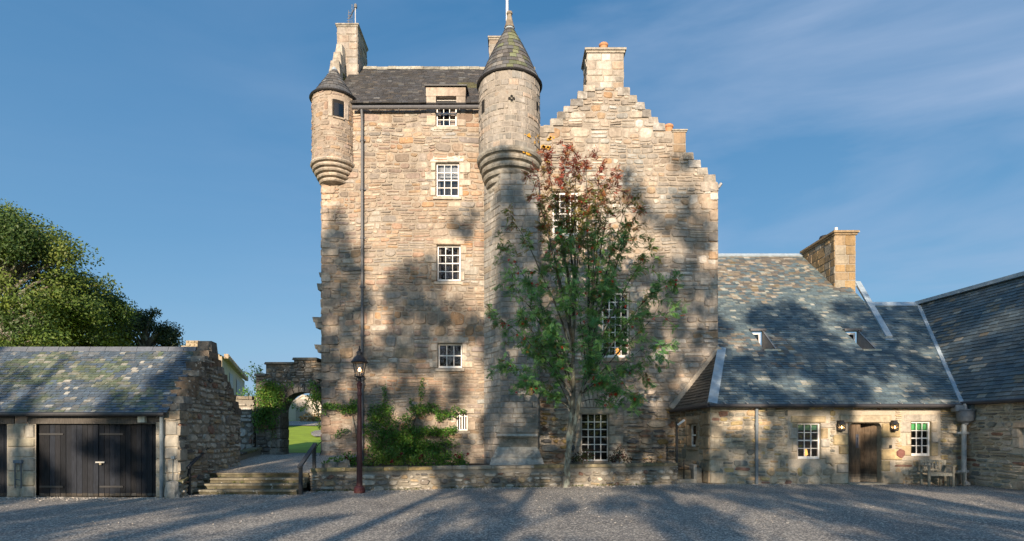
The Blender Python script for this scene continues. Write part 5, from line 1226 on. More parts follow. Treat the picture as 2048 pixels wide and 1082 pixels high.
# ------------------------------------------------------------------ garden chair, low table, trough corner
def garden_chair():
    O = thing("garden_chair", "weathered grey slatted wooden garden chair below the green-blind window", "chair", (X(1872, 18.3), 18.25, 0), rz=math.radians(-14)); c = lambda: vary((.26, .255, .215), .15)
    W_, D_ = .33, .26
    for (sx_, yy, h) in ((-1, -D_, .62), (1, -D_, .62), (-1, D_, .80), (1, D_, .80)):
        m = MB(); m.hexa([(sx_ * W_ - .032, yy - .03, 0), (sx_ * W_ + .032, yy - .03, 0), (sx_ * W_ + .032, yy + .03, 0), (sx_ * W_ - .032, yy + .03, 0)] + [(sx_ * W_ - .03, yy - .03 + (.06 if h > .7 else 0), h), (sx_ * W_ + .03, yy - .03 + (.06 if h > .7 else 0), h), (sx_ * W_ + .03, yy + .03 + (.06 if h > .7 else 0), h), (sx_ * W_ - .03, yy + .03 + (.06 if h > .7 else 0), h)], c()); m.build("leg", M['wood'], O, local=True)
    m = MB()
    for i in range(6): m.box(-W_ - .02, W_ + .02, -D_ + i * .088, -D_ + i * .088 + .072, .40, .425, c())
    m.box(-W_, W_, -D_ - .012, -D_ + .012, .33, .395, c()); m.build("seat", M['wood'], O, local=True)
    m = MB(); m.box(-W_, W_, D_ + .035, D_ + .07, .74, .80, c()); m.box(-W_, W_, D_ + .015, D_ + .045, .47, .52, c())
    for i in range(7): x = lerp(-W_ + .055, W_ - .055, i / 6); m.hexa([(x - .026, D_ + .02, .52), (x + .026, D_ + .02, .52), (x + .026, D_ + .04, .52), (x - .026, D_ + .04, .52), (x - .026, D_ + .045, .74), (x + .026, D_ + .045, .74), (x + .026, D_ + .065, .74), (x - .026, D_ + .065, .74)], c())
    m.build("backrest", M['wood'], O, local=True)
    for sx_ in (-1, 1): m = MB(); m.box(sx_ * W_ - .05, sx_ * W_ + .05, -D_ - .05, D_ + .02, .62, .65, c()); m.build("armrest", M['wood'], O, local=True)
    O = thing("side_table", "low weathered wooden table between garden chair and lead downpipe", "table", (X(1904, 18.3), 18.3, 0))
    m = MB()
    for i in range(5): m.box(-.28, .28, -.2 + i * .082, -.2 + i * .082 + .07, .41, .44, c())
    m.build("table_top", M['wood'], O, local=True)
    for sx_ in (-1, 1):
        for yy in (-.17, .15): m = MB(); m.box(sx_ * .24 - .03, sx_ * .24 + .03, yy - .03, yy + .03, 0, .405, c()); m.build("leg", M['wood'], O, local=True)
    m = MB(); m.box(-.21, .21, -.02, .01, .1, .14, c()); m.build("stretcher", M['wood'], O, local=True)
garden_chair()
O = thing("stone_trough", "old stone trough and block steps between garden wall and lodge side", "trough", (5.9, 19.4, 0))
m = MB(); m.box(5.42, 6.05, 19.15, 19.75, 0, .13, (.34, .32, .27)); m.box(5.46, 5.98, 19.4, 19.85, .13, .42, (.24, .21, .15)); m.build("block_step", M['mossy'], O)
m = MB(); m.box(6.02, 6.12, 19.2, 19.7, 0, .62, (.34, .33, .30)); m.box(6.12, 6.3, 19.25, 19.7, 0, .5, (.25, .23, .19)); m.build("basin", M['mossy'], O)
m = MB(); m.tube([(5.47, 19.25, .4), (5.47, 19.25, Z(843, 19.25))], .035, 8, (.04, .04, .04)); 
O = thing("floodlight_post", "thin black post with white angled floodlight beside the lodge side window", "floodlight", (5.47, 19.25, 0)); m.build("post", M['iron'], O)
m = MB(); m.bar((5.49, 19.2, Z(850, 19.2)), (5.68, 19.1, Z(840, 19.2)), .09, .06, (.72, .73, .72)); m.build("lamp_head", M['plain'], O)
m = MB(); m.tube([(5.72, 19.3, .1), (5.72, 19.3, .78)], .02, 6, (.03, .03, .03)); tag(m.build("hitching_rod", M['iron']), "short black iron rod beside the stone trough", "rod")
m = MB(); m.tube([(-7.05, 21.5, 1.35), (-7.2, 21.45, 1.2), (-7.3, 21.4, .9), (-7.12, 21.4, .76), (-7.05, 21.45, 1.0)], .014, 6, (.02, .02, .02)); tag(m.build("hose", M['plain']), "thin black hose looped at the foot of the tower corner", "hose")
m = MB()
for k in range(7):
    p = Vector((-5.75 + R.uniform(-.1, .9), 17.3 + R.uniform(0, .8), .52)); q = [p + Vector((R.uniform(.1, .25) * math.cos(t), R.uniform(.1, .25) * math.sin(t), 0)) for t in [i * math.pi / 3 for i in range(6)]]
    hh = R.uniform(.12, .3); m.add(q + [p * .3 + v * .7 + Vector((0, 0, hh + R.uniform(-.04, .04))) for v in q], [(i, (i + 1) % 6, 6 + (i + 1) % 6, 6 + i) for i in range(6)] + [tuple(range(6, 12))], vary((.27, .245, .20), .2))
tag(m.build("rockery", M['mossy']), "loose rough stones heaped on the bed at the tower corner", "stones")

# ------------------------------------------------------------------ far buildings
O = thing("far_house", "distant crow-stepped stone house with tall windows beyond the garage", "house", (-21, 44, 2))
m = MB(); yH = 36.; hz_ = lambda py: Z(py, yH); xpk = X(388, yH); zpk = hz_(681)
A0, A1 = Vector((-18.0, 36, 0)), Vector((-24.2, 52.5, 0)); zE = hz_(716)
n = 9; gp = []
for i in range(n): gp += [(xpk + .35 + (n - 1 - i) * .30, 0)]
pl = [(xpk - 3.2, 1.), (xpk - 3.2, zpk - 3.2)]
for i in range(10): t = i / 10; pl += [(lerp(xpk - 3.2, xpk - .2, t), lerp(zpk - 3.2, zpk, (i + 1) / 10)), (lerp(xpk - 3.2, xpk - .2, (i + 1) / 10), lerp(zpk - 3.2, zpk, (i + 1) / 10))]
for i in range(10): t = i / 10; pl += [(lerp(xpk + .2, A0.x, t), lerp(zpk, zE, t)), (lerp(xpk + .2, A0.x, (i + 1) / 10), lerp(zpk, zE, t))]
pl += [(A0.x, 1.)]
sheet(m, front(yH), pl, [], (.36, .31, .235)); s = MB(); masonry(s, front(yH), pl, [], [(2, (.44, .37, .27)), (1, (.38, .31, .22))], hr=(.25, .4), wr=(.4, .8), depth=.05, gap=.015, warp=.04)
d = (A1 - A0); Ls = d.length; fF = fplane(A0, d, (d.y, -d.x, 0))
sheet(m, fF, [(0, 1), (Ls, 1), (Ls, zE), (0, zE)], [], (.42, .41, .38)); m.build("wall", M['mortar'], O); s.build("gable_facing", M['stone'], O)
for a, b in ((4.2, 6.6), (9.5, 12.3)):
    m = MB(); m.add([fF(a, 2.5, .04), fF(b, 2.5, .04), fF(b, zE - .5, .04), fF(a, zE - .5, .04)], [(0, 1, 2, 3)], (.13, .17, .21)); m.build("window", M['iron'], O)
m = MB(); bk = Vector((-1.75, 0, 1.05))
m.add([fF(-.2, zE, .25), fF(Ls, zE, .25), fF(Ls, zE, 0) + bk, fF(-.2, zE, 0) + bk], [(0, 1, 2, 3)], (.12, .115, .11)); m.build("roof", M['slate'], O)
m = MB(); u = 0
for k in range(int(Ls / .9)): m.hexa([fF(k * .9 + a, zE + z, dd) for z in (0, .28) for (a, dd) in ((.1, .35), (.8, .35), (.8, .1), (.1, .1))], vary((.42, .34, .25), .2))
m.build("parapet", M['stone'], O)
O = thing("far_outbuilding", "pale gabled outbuilding seen across the lawn through the archway", "outbuilding", (-19.8, 55, 2.7))
yO = 54.; x0, x1, xm = X(576, yO), X(660, yO), X(606, yO); z0, ze, zp = terrain(yO) - .2, Z(815, yO), Z(792, yO)
m = MB(); m.add([(x0, yO, z0), (x1, yO, z0), (x1, yO, ze), (xm + .3, yO, zp), (xm - .3, yO, zp), (x0, yO, ze)], [(0, 1, 2, 3, 4, 5)], (.55, .50, .42)); m.add([(x0, yO, z0), (x0, yO + 8, z0), (x0, yO + 8, ze), (x0, yO, ze)], [(0, 1, 2, 3)], (.5, .46, .4)); m.add([(x1, yO, z0), (x1, yO + 8, z0), (x1, yO + 8, ze), (x1, yO, ze)], [(0, 1, 2, 3)], (.5, .46, .4)); m.build("wall", M['mortar'], O)
m = MB(); m.hexa([(x0 - .2, yO - .1, ze), (x0 - .2, yO + 8, ze), (xm, yO + 8, zp), (xm, yO - .1, zp), (x0 - .2, yO - .1, ze + .15), (x0 - .2, yO + 8, ze + .15), (xm, yO + 8, zp + .15), (xm, yO - .1, zp + .15)], (.40, .36, .30)); m.hexa([(x1 + .2, yO - .1, ze), (x1 + .2, yO + 8, ze), (xm, yO + 8, zp), (xm, yO - .1, zp), (x1 + .2, yO - .1, ze + .15), (x1 + .2, yO + 8, ze + .15), (xm, yO + 8, zp + .15), (xm, yO - .1, zp + .15)], (.40, .36, .30)); m.build("roof", M['slate'], O)
m = MB(); xd_ = X(603, yO); m.box(xd_ - .5, xd_ + .5, yO - .06, yO - .01, z0, z0 + 2.2, (.30, .28, .25)); m.build("door", M['plain'], O)

# ------------------------------------------------------------------ plants
def leaves_blob(mb, c, r, n, ln, pal, up=.3, flat=1., rr=R):
    for _ in range(n):
        v = rvec(rr) * (rr.random() ** .45); p = Vector(c) + Vector((v.x * r[0], v.y * r[1], v.z * r[2]))
        d = (rvec(rr) + v * .7 + Vector((0, -.15, -.15))); nrm = (rvec(rr) + Vector((0, -.4, up + .6)))
        leafq(mb, p, d, nrm, ln * rr.uniform(.7, 1.3), ln * rr.uniform(.45, .65), vary(pick(pal, rr), .25, rr))
GRN = [(3, (.075, .19, .03)), (2, (.11, .24, .035)), (1, (.05, .13, .025)), (.8, (.19, .30, .045))]
LGT = [(2, (.10, .19, .03)), (2, (.14, .22, .04)), (1, (.06, .13, .025))]
def climber(name, label, blobs, D, pal, ln=.085, stems=(), dens=1., cat="climbing plant", flowers=()):
    O = thing(name, label, cat, P(blobs[0][0], blobs[0][1], D))
    m = MB()
    for (px, py, rx, ry, k) in blobs:
        n = int(k * dens * rx * ry * 1.15) + 18
        leaves_blob(m, P(px, py, D), (rx * 1.15 * D / F, .16, ry * 1.1 * D / F), n, ln, pal)
    m.build("foliage", M['leaf'], O)
    m = MB()
    for st in stems: m.tube([P(a, b, D + .1) for a, b in st], [.018] * (len(st) - 1) + [.006], 5, (.12, .09, .06))
    if stems: m.build("stem", M['bark'], O)
    for (px, py) in flowers:
        f = MB(); c = P(px, py, D - .12); 
        for _ in range(14): leafq(f, c + rvec() * .03, rvec(), rvec(), .07, .055, vary((.16, .012, .018), .3))
        f.build("flower", M['leaf'], O)
    return O
DW = DL - .22
climber("climbing_rose", "broad leafy climbing rose spread on the tower wall behind the lamp post",
        [(765, 860, 26, 48, 1.0), (748, 832, 14, 26, .8), (772, 815, 16, 14, .9), (795, 880, 16, 35, .9), (815, 872, 22, 14, 1.3), (850, 862, 34, 9, 1.5), (885, 863, 24, 8, 1.5), (905, 858, 9, 6, 1.2), (830, 890, 34, 18, 1.2), (865, 893, 22, 12, 1.), (800, 905, 22, 20, .9), (838, 820, 20, 11, 1.3), (862, 815, 15, 10, 1.3), (893, 828, 22, 8, 1.3), (912, 818, 8, 5, 1.2), (880, 835, 8, 8, 1.), (812, 835, 14, 7, .8), (770, 790, 5, 16, .5), (842, 785, 6, 18, .5), (845, 765, 3, 10, .4), (768, 775, 4, 8, .4), (822, 802, 4, 9, .4), (750, 895, 18, 22, .8), (775, 915, 25, 16, .8), (835, 905, 30, 16, .8), (895, 885, 20, 10, .7), (880, 905, 20, 12, .6), (815, 850, 12, 12, .7), (735, 860, 8, 18, .5), (925, 822, 6, 4, .7)],
        DW, GRN, stems=[[(768, 925), (765, 880), (760, 840), (770, 775)], [(795, 925), (800, 880), (850, 862), (905, 858)], [(800, 925), (815, 880), (838, 820), (845, 765)], [(838, 820), (870, 822), (912, 818)], [(770, 845), (745, 815), (700, 812)]])
climber("wall_creeper", "narrow strip of dark creeper left of the lamp post on the tower corner",
        [(668, 812, 18, 6, 1.3), (695, 818, 16, 9, 1.6), (708, 812, 10, 14, 1.4), (655, 812, 8, 5, 1.), (688, 862, 12, 5, .6), (676, 870, 7, 4, .5), (650, 818, 5, 9, .6)], DW, GRN, stems=[[(715, 925), (712, 860), (700, 818), (655, 812)]])
climber("rose_bush", "leafy rose bush with dark red blooms at the downpipe foot", [(760, 918, 26, 15, .7), (785, 912, 24, 18, .6), (740, 924, 16, 10, .7), (805, 921, 22, 13, .7)], 20.3, LGT, stems=[[(765, 935), (768, 905)], [(795, 935), (800, 895)]], flowers=[(797, 913), (803, 908), (784, 924)], cat="rose bush")
climber("rose_bush", "spreading rose bush with red blooms near the buttress plinth", [(850, 916, 26, 16, .7), (878, 922, 24, 14, .7), (905, 918, 26, 15, .9), (922, 925, 14, 10, .9), (838, 925, 18, 10, .7)], 20.4, GRN, stems=[[(855, 935), (850, 900)], [(910, 935), (905, 895)]], flowers=[(840, 916), (843, 911), (919, 914), (912, 910), (935, 908)], cat="rose bush")
climber("bed_weeds", "low scrubby plants on the bed behind the wall end by the steps", [(672, 922, 18, 8, .8), (695, 917, 14, 12, .7), (655, 928, 10, 5, .8), (705, 924, 10, 9, .8)], 18.6, GRN, cat="weeds", flowers=[(693, 915), (699, 921)])
climber("bed_shrub", "small dark shrub at the foot of the tall gable window beside the rowan", [(1162, 914, 14, 8, 1.1), (1180, 908, 10, 13, .7), (1150, 918, 8, 5, 1.)], 20.6, [(2, (.05, .07, .025)), (1, (.09, .04, .03))], cat="shrub", stems=[[(1165, 928), (1168, 895)]])
climber("bed_shrub", "sparse purplish shrub on the bed between window and lodge", [(1235, 912, 16, 10, .8), (1225, 918, 10, 6, .8), (1255, 918, 14, 6, .6), (1300, 922, 12, 4, .6), (1240, 900, 5, 8, .4)], 20.6, [(2, (.06, .05, .03)), (1.2, (.10, .035, .035)), (1, (.06, .085, .03))], cat="shrub", stems=[[(1238, 928), (1240, 892)]])
climber("arch_ivy", "thick ivy covering the left jamb and shoulder of the archway", [(530, 785, 20, 18, 1.2), (548, 775, 18, 12, 1.), (520, 850, 12, 16, .8), (535, 800, 22, 22, 1.3), (528, 825, 20, 20, 1.3), (552, 790, 16, 14, 1.2), (560, 815, 12, 14, .9), (545, 840, 12, 14, .8), (515, 835, 10, 14, .9), (535, 768, 14, 9, .8), (575, 770, 12, 7, .4), (545, 860, 6, 20, .4), (578, 800, 7, 5, .6)], YA - .2, GRN + [(1, (.16, .20, .04))], cat="ivy", stems=[[(540, 905), (545, 860), (535, 810), (560, 780)], [(553, 905), (550, 850), (556, 815)]])
climber("hanging_ivy", "ivy trailing over the archway beside the tower corner", [(632, 790, 12, 12, 1.5), (622, 800, 10, 10, 1.2), (634, 812, 9, 14, 1.3), (612, 812, 9, 7, .8), (600, 818, 7, 4, .7), (637, 835, 5, 12, .7), (626, 770, 12, 8, .8), (638, 850, 3, 9, .5), (590, 812, 5, 4, .5)], YA - .35, GRN, cat="ivy", stems=[[(640, 860), (636, 820), (628, 775)]])
def sapling():
    O = thing("sapling", "thin bare-stemmed sapling above the wall beside the archway", "sapling", (-9.9, 24, .9)); m = MB(); s = MB(); D = 24.
    stems = [[(518, 830), (517, 790), (513, 750), (505, 728)], [(515, 770), (505, 752), (488, 742)], [(516, 760), (522, 745), (518, 732)], [(505, 830), (498, 790), (490, 775)]]
    for st in stems:
        pts = [P(a, b, D) for a, b in st]; s.tube(pts, [.02, .016, .01, .005][:len(pts)], 5, (.10, .09, .07))
        for (p, q) in zip(pts[:-1], pts[1:]):
            for _ in range(16): leaves_blob(m, p.lerp(q, R.random()), (.13, .13, .13), 3, .10, GRN)
    leaves_blob(m, P(497, 788, D), (.5, .3, .22), 120, .10, GRN)
    s.build("stem", M['bark'], O); m.build("foliage", M['leaf'], O)
sapling()
m = MB(); leaves_blob(m, P(622, 838, 51), (1.1, .6, .55), 260, .28, [(1, (.42, .27, .09)), (1, (.36, .24, .10))]); leaves_blob(m, P(636, 840, 51), (.8, .6, .45), 160, .28, [(1, (.40, .25, .09)), (1, (.22, .2, .07))])
tag(m.build("dry_shrub", M['leaf']), "straw-coloured shrub before the pale outbuilding across the lawn", "shrub")
m = MB(); leaves_blob(m, P(572, 820, 62), (1.2, 1., 3.2), 420, .4, [(1, (.13, .2, .04)), (1, (.18, .24, .05))]); leaves_blob(m, P(560, 830, 62), (1.6, 1., 3.), 420, .4, [(1, (.10, .16, .04))])
tag(m.build("lawn_conifer", M['leaf']), "bright green bush behind the pale outbuilding across the lawn", "bush")
# grass tufts and moss along the wall foot
m = MB()
for _ in range(1500):
    t = R.random(); x = lerp(-5.7, 5.2, t); y = 16.48 + (x + 5.78) * .2096 - abs(R.gauss(0, .07)); 
    if nz3(x * 1.1, 3.) < -.05: continue
    leafq(m, (x, y, .0), Vector((R.uniform(-.6, .6), R.uniform(-.6, .3), 1)), rvec(), R.uniform(.03, .09), .012, vary((.10, .13, .03), .3))
for _ in range(500):
    x = R.uniform(-8.7, -5.9); i = R.randrange(4); yf = (15.6, 15.9, 16.2, 16.5)[i] - .005; z = (0, .135, .27, .405)[i]
    if nz3(x * 1.5, i * 3.) > .1: leafq(m, (x, yf + R.uniform(-.02, .03), z), Vector((R.uniform(-.6, .6), R.uniform(-.6, .2), 1)), rvec(), R.uniform(.03, .08), .014, vary((.12, .16, .03), .3))
tag(m.build("wall_foot_grass", M['leaf']), "thin grass and moss along the foot of the garden wall", "grass", kind="stuff")
m = MB()
for _ in range(3800):
    a = R.random()
    if a < .55:
        x = R.uniform(-13, 14.5); ye = 15.0 if x < -8.7 else 15.55 if x < -5.8 else 16.5 + (x + 5.86) * .214 if x < 5.4 else 18.85
        y = ye - abs(R.gauss(0, .35)) - .03
    else: x = R.uniform(-13, 14); y = R.uniform(10.3, 18.3)
    if (x < -5.8 and y > 15.5) or (-5.8 <= x < 5.4 and y > 16.45 + (x + 5.86) * .214): continue
    q = R.uniform(.008, .02) * (1.3 if a < .55 else 1.); z = .018 * nz3(x * .45, y * .45) + q * .4
    m.add([(x + q * R.uniform(.7, 1.3), y, z), (x, y + q, z), (x - q * R.uniform(.7, 1.3), y, z), (x, y - q, z), (x, y, z + q * .8), (x, y, z - q)], [(0, 1, 4), (1, 2, 4), (2, 3, 4), (3, 0, 4)], vary(pick([(2, (.45, .41, .35)), (1, (.30, .28, .25)), (1, (.55, .52, .47))]), .2))
tag(m.build("gravel", M['plain']), "loose pale chippings scattered over the court", "gravel", kind="stuff")
# fallen leaves and loose litter by the wing
m = MB()
for _ in range(2600):
    a = R.random()
    if a < .6: x = R.uniform(12.5, 17); y = (18.75 if x < 14.4 else 18.6 - (x - 14.4) * 3) - abs(R.gauss(0, .28))
    else: x = R.uniform(-8.5, 12); y = edge_y = (15.5 if x < -5.8 else 16.4 + (x + 5.86) * .2096 if x < 5.4 else 18.8) - abs(R.gauss(0, .45))
    leafq(m, (x, y, .012 + .018 * nz3(x * .45, y * .45)), Vector((R.uniform(-1, 1), R.uniform(-1, 1), R.uniform(0, .25))), Vector((0, 0, 1)), R.uniform(.02, .05), .022, vary(pick([(2, (.14, .09, .05)), (1, (.24, .17, .09)), (1, (.09, .07, .045))]), .3))
tag(m.build("leaf_litter", M['leaf']), "brown fallen leaf litter along the wall feet", "leaf litter", kind="stuff")

# ------------------------------------------------------------------ rowan
def rowan():
    D0 = 20.05; r = random.Random(5)
    base = Vector((X(1133, 19.0 - .35), 17.62, 0)); base = Vector((X(1132, 17.75), 17.75, 0)); D0 = 17.75
    O = thing("rowan_tree", "rowan tree with red berries and reddening top beside the garden wall", "tree", base)
    Q = lambda px, py, dy=0.: P(px, py, D0) + Vector(((px - CX) * dy / F, dy, -(py - HZ) * dy / F))
    tr = MB(); lf = MB(); be = MB(); tips = []
    def limb(pts, r0, r1, n=7):
        # smooth polyline with small wobble
        out = []
        for i in range(len(pts) - 1):
            for k in range(4):
                t = k / 4; p = pts[i].lerp(pts[i + 1], t)
                if 0 < i < len(pts) - 1 or k: p = p + rvec(r) * .02
                out.append(p)
        out.append(pts[-1]); m_ = len(out) - 1
        tr.tube(out, [lerp(r0, r1, (i / m_) ** .8) for i in range(m_ + 1)], n, vary((.15, .15, .12) if r0 > .05 else (.085, .08, .062), .1, r)); return out
    tA = limb([base + Vector((0, 0, -.05)), Q(1135, 940), Q(1138, 880), Q(1143, 820), Q(1147, 760), Q(1146, 690), Q(1150, 600)], .105, .045, 10)
    tB = limb([Q(1138, 890), Q(1148, 850, -.05), Q(1162, 790, -.1), Q(1176, 730, -.15), Q(1180, 650, -.1)], .085, .04, 9)
    tr.lathe([(.15, -.05), (.125, .1), (.108, .35)], base.x, base.y, 10, (.16, .15, .13), cap=False)
    ends = [  # tip px, py, depth offset, trunk (0/1), start fraction, sag
        (1000, 485, .5, 0, .72, 0), (990, 628, -.3, 0, .60, 0), (992, 735, .4, 0, .52, -12), (1045, 765, -.6, 0, .50, -8), (1022, 430, .2, 0, .8, 0), (1062, 352, .5, 0, .85, 0), (1092, 318, -.3, 0, .95, 0),
        (1122, 290, .2, 0, 1., 0), (1150, 312, -.5, 0, 1., 0), (1172, 318, .5, 1, .95, 0), (1200, 330, -.2, 1, 1., 0), (1228, 352, .4, 1, .95, 0), (1258, 395, -.4, 1, .9, 0), (1275, 425, .5, 1, .85, 0), (1250, 470, -.8, 1, .8, 0),
        (1298, 500, .6, 1, .7, 0), (1352, 552, -.3, 1, .62, -15), (1366, 610, .3, 1, .56, -18), (1335, 690, -.5, 1, .55, -12), (1290, 745, .4, 1, .5, -12), (1272, 800, -.6, 1, .45, -20), (1215, 760, -1.0, 1, .5, 0), (1100, 660, -1.2, 0, .6, 0), (1060, 570, -1.0, 0, .65, 0),
        (1120, 470, -1.2, 0, .8, 0), (1190, 470, -1.1, 1, .85, 0), (1215, 560, -1.3, 1, .7, 0), (1090, 440, 1., 0, .85, 0), (1165, 400, .2, 0, 1., 0), (1240, 620, 1., 1, .6, 0), (1070, 690, .9, 0, .5, 0), (1020, 560, -.8, 0, .65, 0), (1310, 590, .9, 1, .6, 0), (1150, 560, -1.5, 1, .7, 0), (1110, 385, -.2, 0, .95, 0), (1205, 400, -.7, 1, .95, 0), (1048, 640, .3, 0, .55, 0), (1190, 680, -1.4, 1, .5, 0)]
    twigs = []
    for (px, py, dy, wh, fr, sag) in ends:
        tk = tA if wh == 0 else tB; s = tk[min(len(tk) - 1, int(fr * (len(tk) - 1)))]; e = Q(px, py, dy)
        L_ = (e - s).length; mid1 = s.lerp(e, .35) + Vector((0, 0, L_ * .06)); mid2 = s.lerp(e, .7) + Vector((0, 0, L_ * .05 - sag * .012))
        br = limb([s, mid1, mid2, e], max(.012, .0085 * L_), .004, 6); n = len(br)
        for k in range(int(n * .28), n):
            twigs.append((br[k], (br[min(n - 1, k + 1)] - br[k - 1]).normalized()))
            for _ in range(2):
                if r.random() < .62:
                    dv = ((br[min(n - 1, k + 1)] - br[k - 1]).normalized() * .7 + rvec(r) * .9 + Vector((0, -.1, .1))).normalized(); l2 = r.uniform(.25, .75) * (1. if k < n * .8 else .6)
                    q = br[k] + dv * l2 + Vector((0, 0, -.04)); tr.tube([br[k], br[k].lerp(q, .5) + Vector((0, 0, .02)), q], [.008, .006, .003], 4, (.075, .07, .05), cap=False)
                    for j in (.35, .6, .85, 1.): twigs.append((br[k].lerp(q, j), dv))
    def col(z, r):
        t = (z - Z(445, D0)) / (Z(345, D0) - Z(445, D0)) + r.uniform(-.55, .55)
        if t > .75: return pick([(3, (.30, .075, .05)), (2, (.40, .12, .06)), (1, (.22, .055, .045)), (.6, (.42, .21, .07))], r)
        if t > .05: return pick([(2, (.21, .09, .04)), (2, (.18, .15, .04)), (1.5, (.26, .19, .045)), (1, (.12, .14, .04)), (.7, (.34, .13, .04))], r)
        if t > -.6: return pick([(3, (.11, .19, .04)), (1.3, (.21, .18, .04)), (1, (.07, .16, .035))], r)
        return pick([(3, (.13, .30, .095)), (2, (.18, .36, .09)), (1.2, (.08, .21, .07)), (.25, (.28, .21, .06))], r)
    for (p, d) in twigs:
        for _ in range(4 if r.random() < .3 or p.z > Z(420, D0) else 3):
            ld_ = (d * .5 + rvec(r) + Vector((0, 0, -.25))).normalized(); nrm = (rvec(r) * .7 + Vector((0, -.3, .8))).normalized(); Lf = r.uniform(.13, .21)
            sd_ = ld_.cross(nrm)
            if sd_.length < .05: continue
            sd_.normalize(); c0 = col(p.z, r); c = vary(c0, .2, r)
            for k in range(5):
                t = .25 + .72 * k / 4; pp = p + ld_ * Lf * t + Vector((0, 0, -.03 * t * t))
                for sg in (-1, 1): leafq(lf, pp, sd_ * sg + ld_ * .45 + Vector((0, 0, -.15)), nrm, Lf * .44, .031, c)
            leafq(lf, p + ld_ * Lf, ld_, nrm, Lf * .38, .028, c)
    for _ in range(150):
        p, d = r.choice(twigs)
        if p.z > Z(400, D0) and r.random() < .6: continue
        c = p + Vector((r.uniform(-.1, .1), r.uniform(-.25, .02), -.08))
        for k in range(12):
            q = c + rvec(r) * r.uniform(.01, .055); be.lathe([(.003, q.z - .013), (.013, q.z), (.003, q.z + .013)], q.x, q.y, 5)
    tr.build("trunk", M['bark'], O); lf.build("crown", M['leaf'], O); tag(be.build("berries", M['berry'], O), kind="stuff")
rowan()

# ------------------------------------------------------------------ background trees
def big_tree(label, base, ctr, rad, ncl, nl, ln, pal, seed, thr=-.25, clr=(.8, 1.3), lean=0., name="broadleaf_tree", extra=()):
    r = random.Random(seed); base = Vector(base); O = thing(name, label, "tree", base, group="trees behind the garage"); C_ = Vector(ctr)
    cl = []; t_ = 0
    while len(cl) < ncl and t_ < 6000:
        t_ += 1; v = rvec(r); k = r.uniform(.35, 1.) ** .5; p = C_ + Vector((v.x * rad[0], v.y * rad[1], v.z * rad[2])) * k
        if noise.noise(p * .33 + Vector((seed, 0, 0))) < thr or p.z < base.z + 1.2: continue
        cl.append((p, v))
    cl += [(Vector(e), (Vector(e) - C_).normalized()) for e in extra]
    tk = MB(); lf = MB(); top = C_ + Vector((0, 0, rad[2] * .6))
    ax = [base + Vector((0, 0, -.3)), base.lerp(top, .3), base.lerp(top, .6) + Vector((.3, 0, 0)), top]; tk.tube(ax, [.5, .4, .28, .08], 9, (.10, .085, .065))
    for i, (p, v) in enumerate(cl):
        if i % 2 == 0:
            s = ax[1].lerp(ax[3], min(.95, max(0, (p.z - ax[1].z) / (ax[3].z - ax[1].z) * .7))); tk.tube([s, s.lerp(p, .5) + Vector((0, 0, .3)), p], [.12, .07, .02], 5, (.16, .14, .11), cap=False)
        rr_ = r.uniform(*clr); tone = pick(pal, r)
        for _ in range(nl):
            q = rvec(r) * (r.random() ** .5) * rr_; q.z *= .62; pp = p + q
            nrm = (q.normalized() * .8 + rvec(r) * .8 + Vector((0, -.1, .6)))
            leafq(lf, pp, rvec(r) + Vector((0, 0, -.3)), nrm, ln * r.uniform(.6, 1.3), ln * r.uniform(.4, .62), vary(tone, .28, r))
    tk.build("trunk", M['bark'], O); lf.build("crown", M['leaf'], O); return O
TG = [(3, (.095, .15, .026)), (2, (.14, .19, .032)), (1.5, (.055, .10, .022)), (1, (.16, .20, .04))]
TD = [(2, (.05, .075, .024)), (2, (.04, .06, .022)), (1, (.08, .10, .03))]
# crowns are placed by where they stand: D = distance from the viewer
def tp(px, py, D): return P(px, py, D)
big_tree("large spreading tree with ragged top at the photo's left edge", (X(10, 30), 30, 1.5), tp(10, 600, 30), (4.6, 3., 4.5), 210, 360, .17, TG, 3, thr=-.04, extra=[tp(72, 470, 30), tp(95, 500, 30), tp(118, 520, 30), tp(60, 450, 30), tp(20, 432, 30), tp(130, 560, 30), tp(110, 480, 30), tp(5, 425, 30), tp(-10, 440, 30)] + [tp(a, b, 27.5) for a, b in ((5, 560), (30, 600), (10, 640), (45, 660), (75, 640), (20, 690), (60, 600), (-5, 610), (100, 670))])
big_tree("mid green rounded tree behind the middle of the garage roof", (X(150, 33), 33, 1.5), tp(140, 650, 33), (2.9, 2.3, 2.7), 110, 340, .17, TG, 8, thr=-.15, extra=[tp(200, 600, 33), tp(185, 575, 33), tp(160, 558, 33)])
big_tree("small dark dense tree nearest the garage gable", (X(290, 37), 37, 1.8), tp(290, 690, 37), (2.1, 1.8, 2.2), 90, 300, .16, TD, 15, thr=-.5, clr=(.5, .9), extra=[tp(325, 655, 37), tp(340, 672, 37), tp(285, 640, 37), tp(250, 648, 37)])

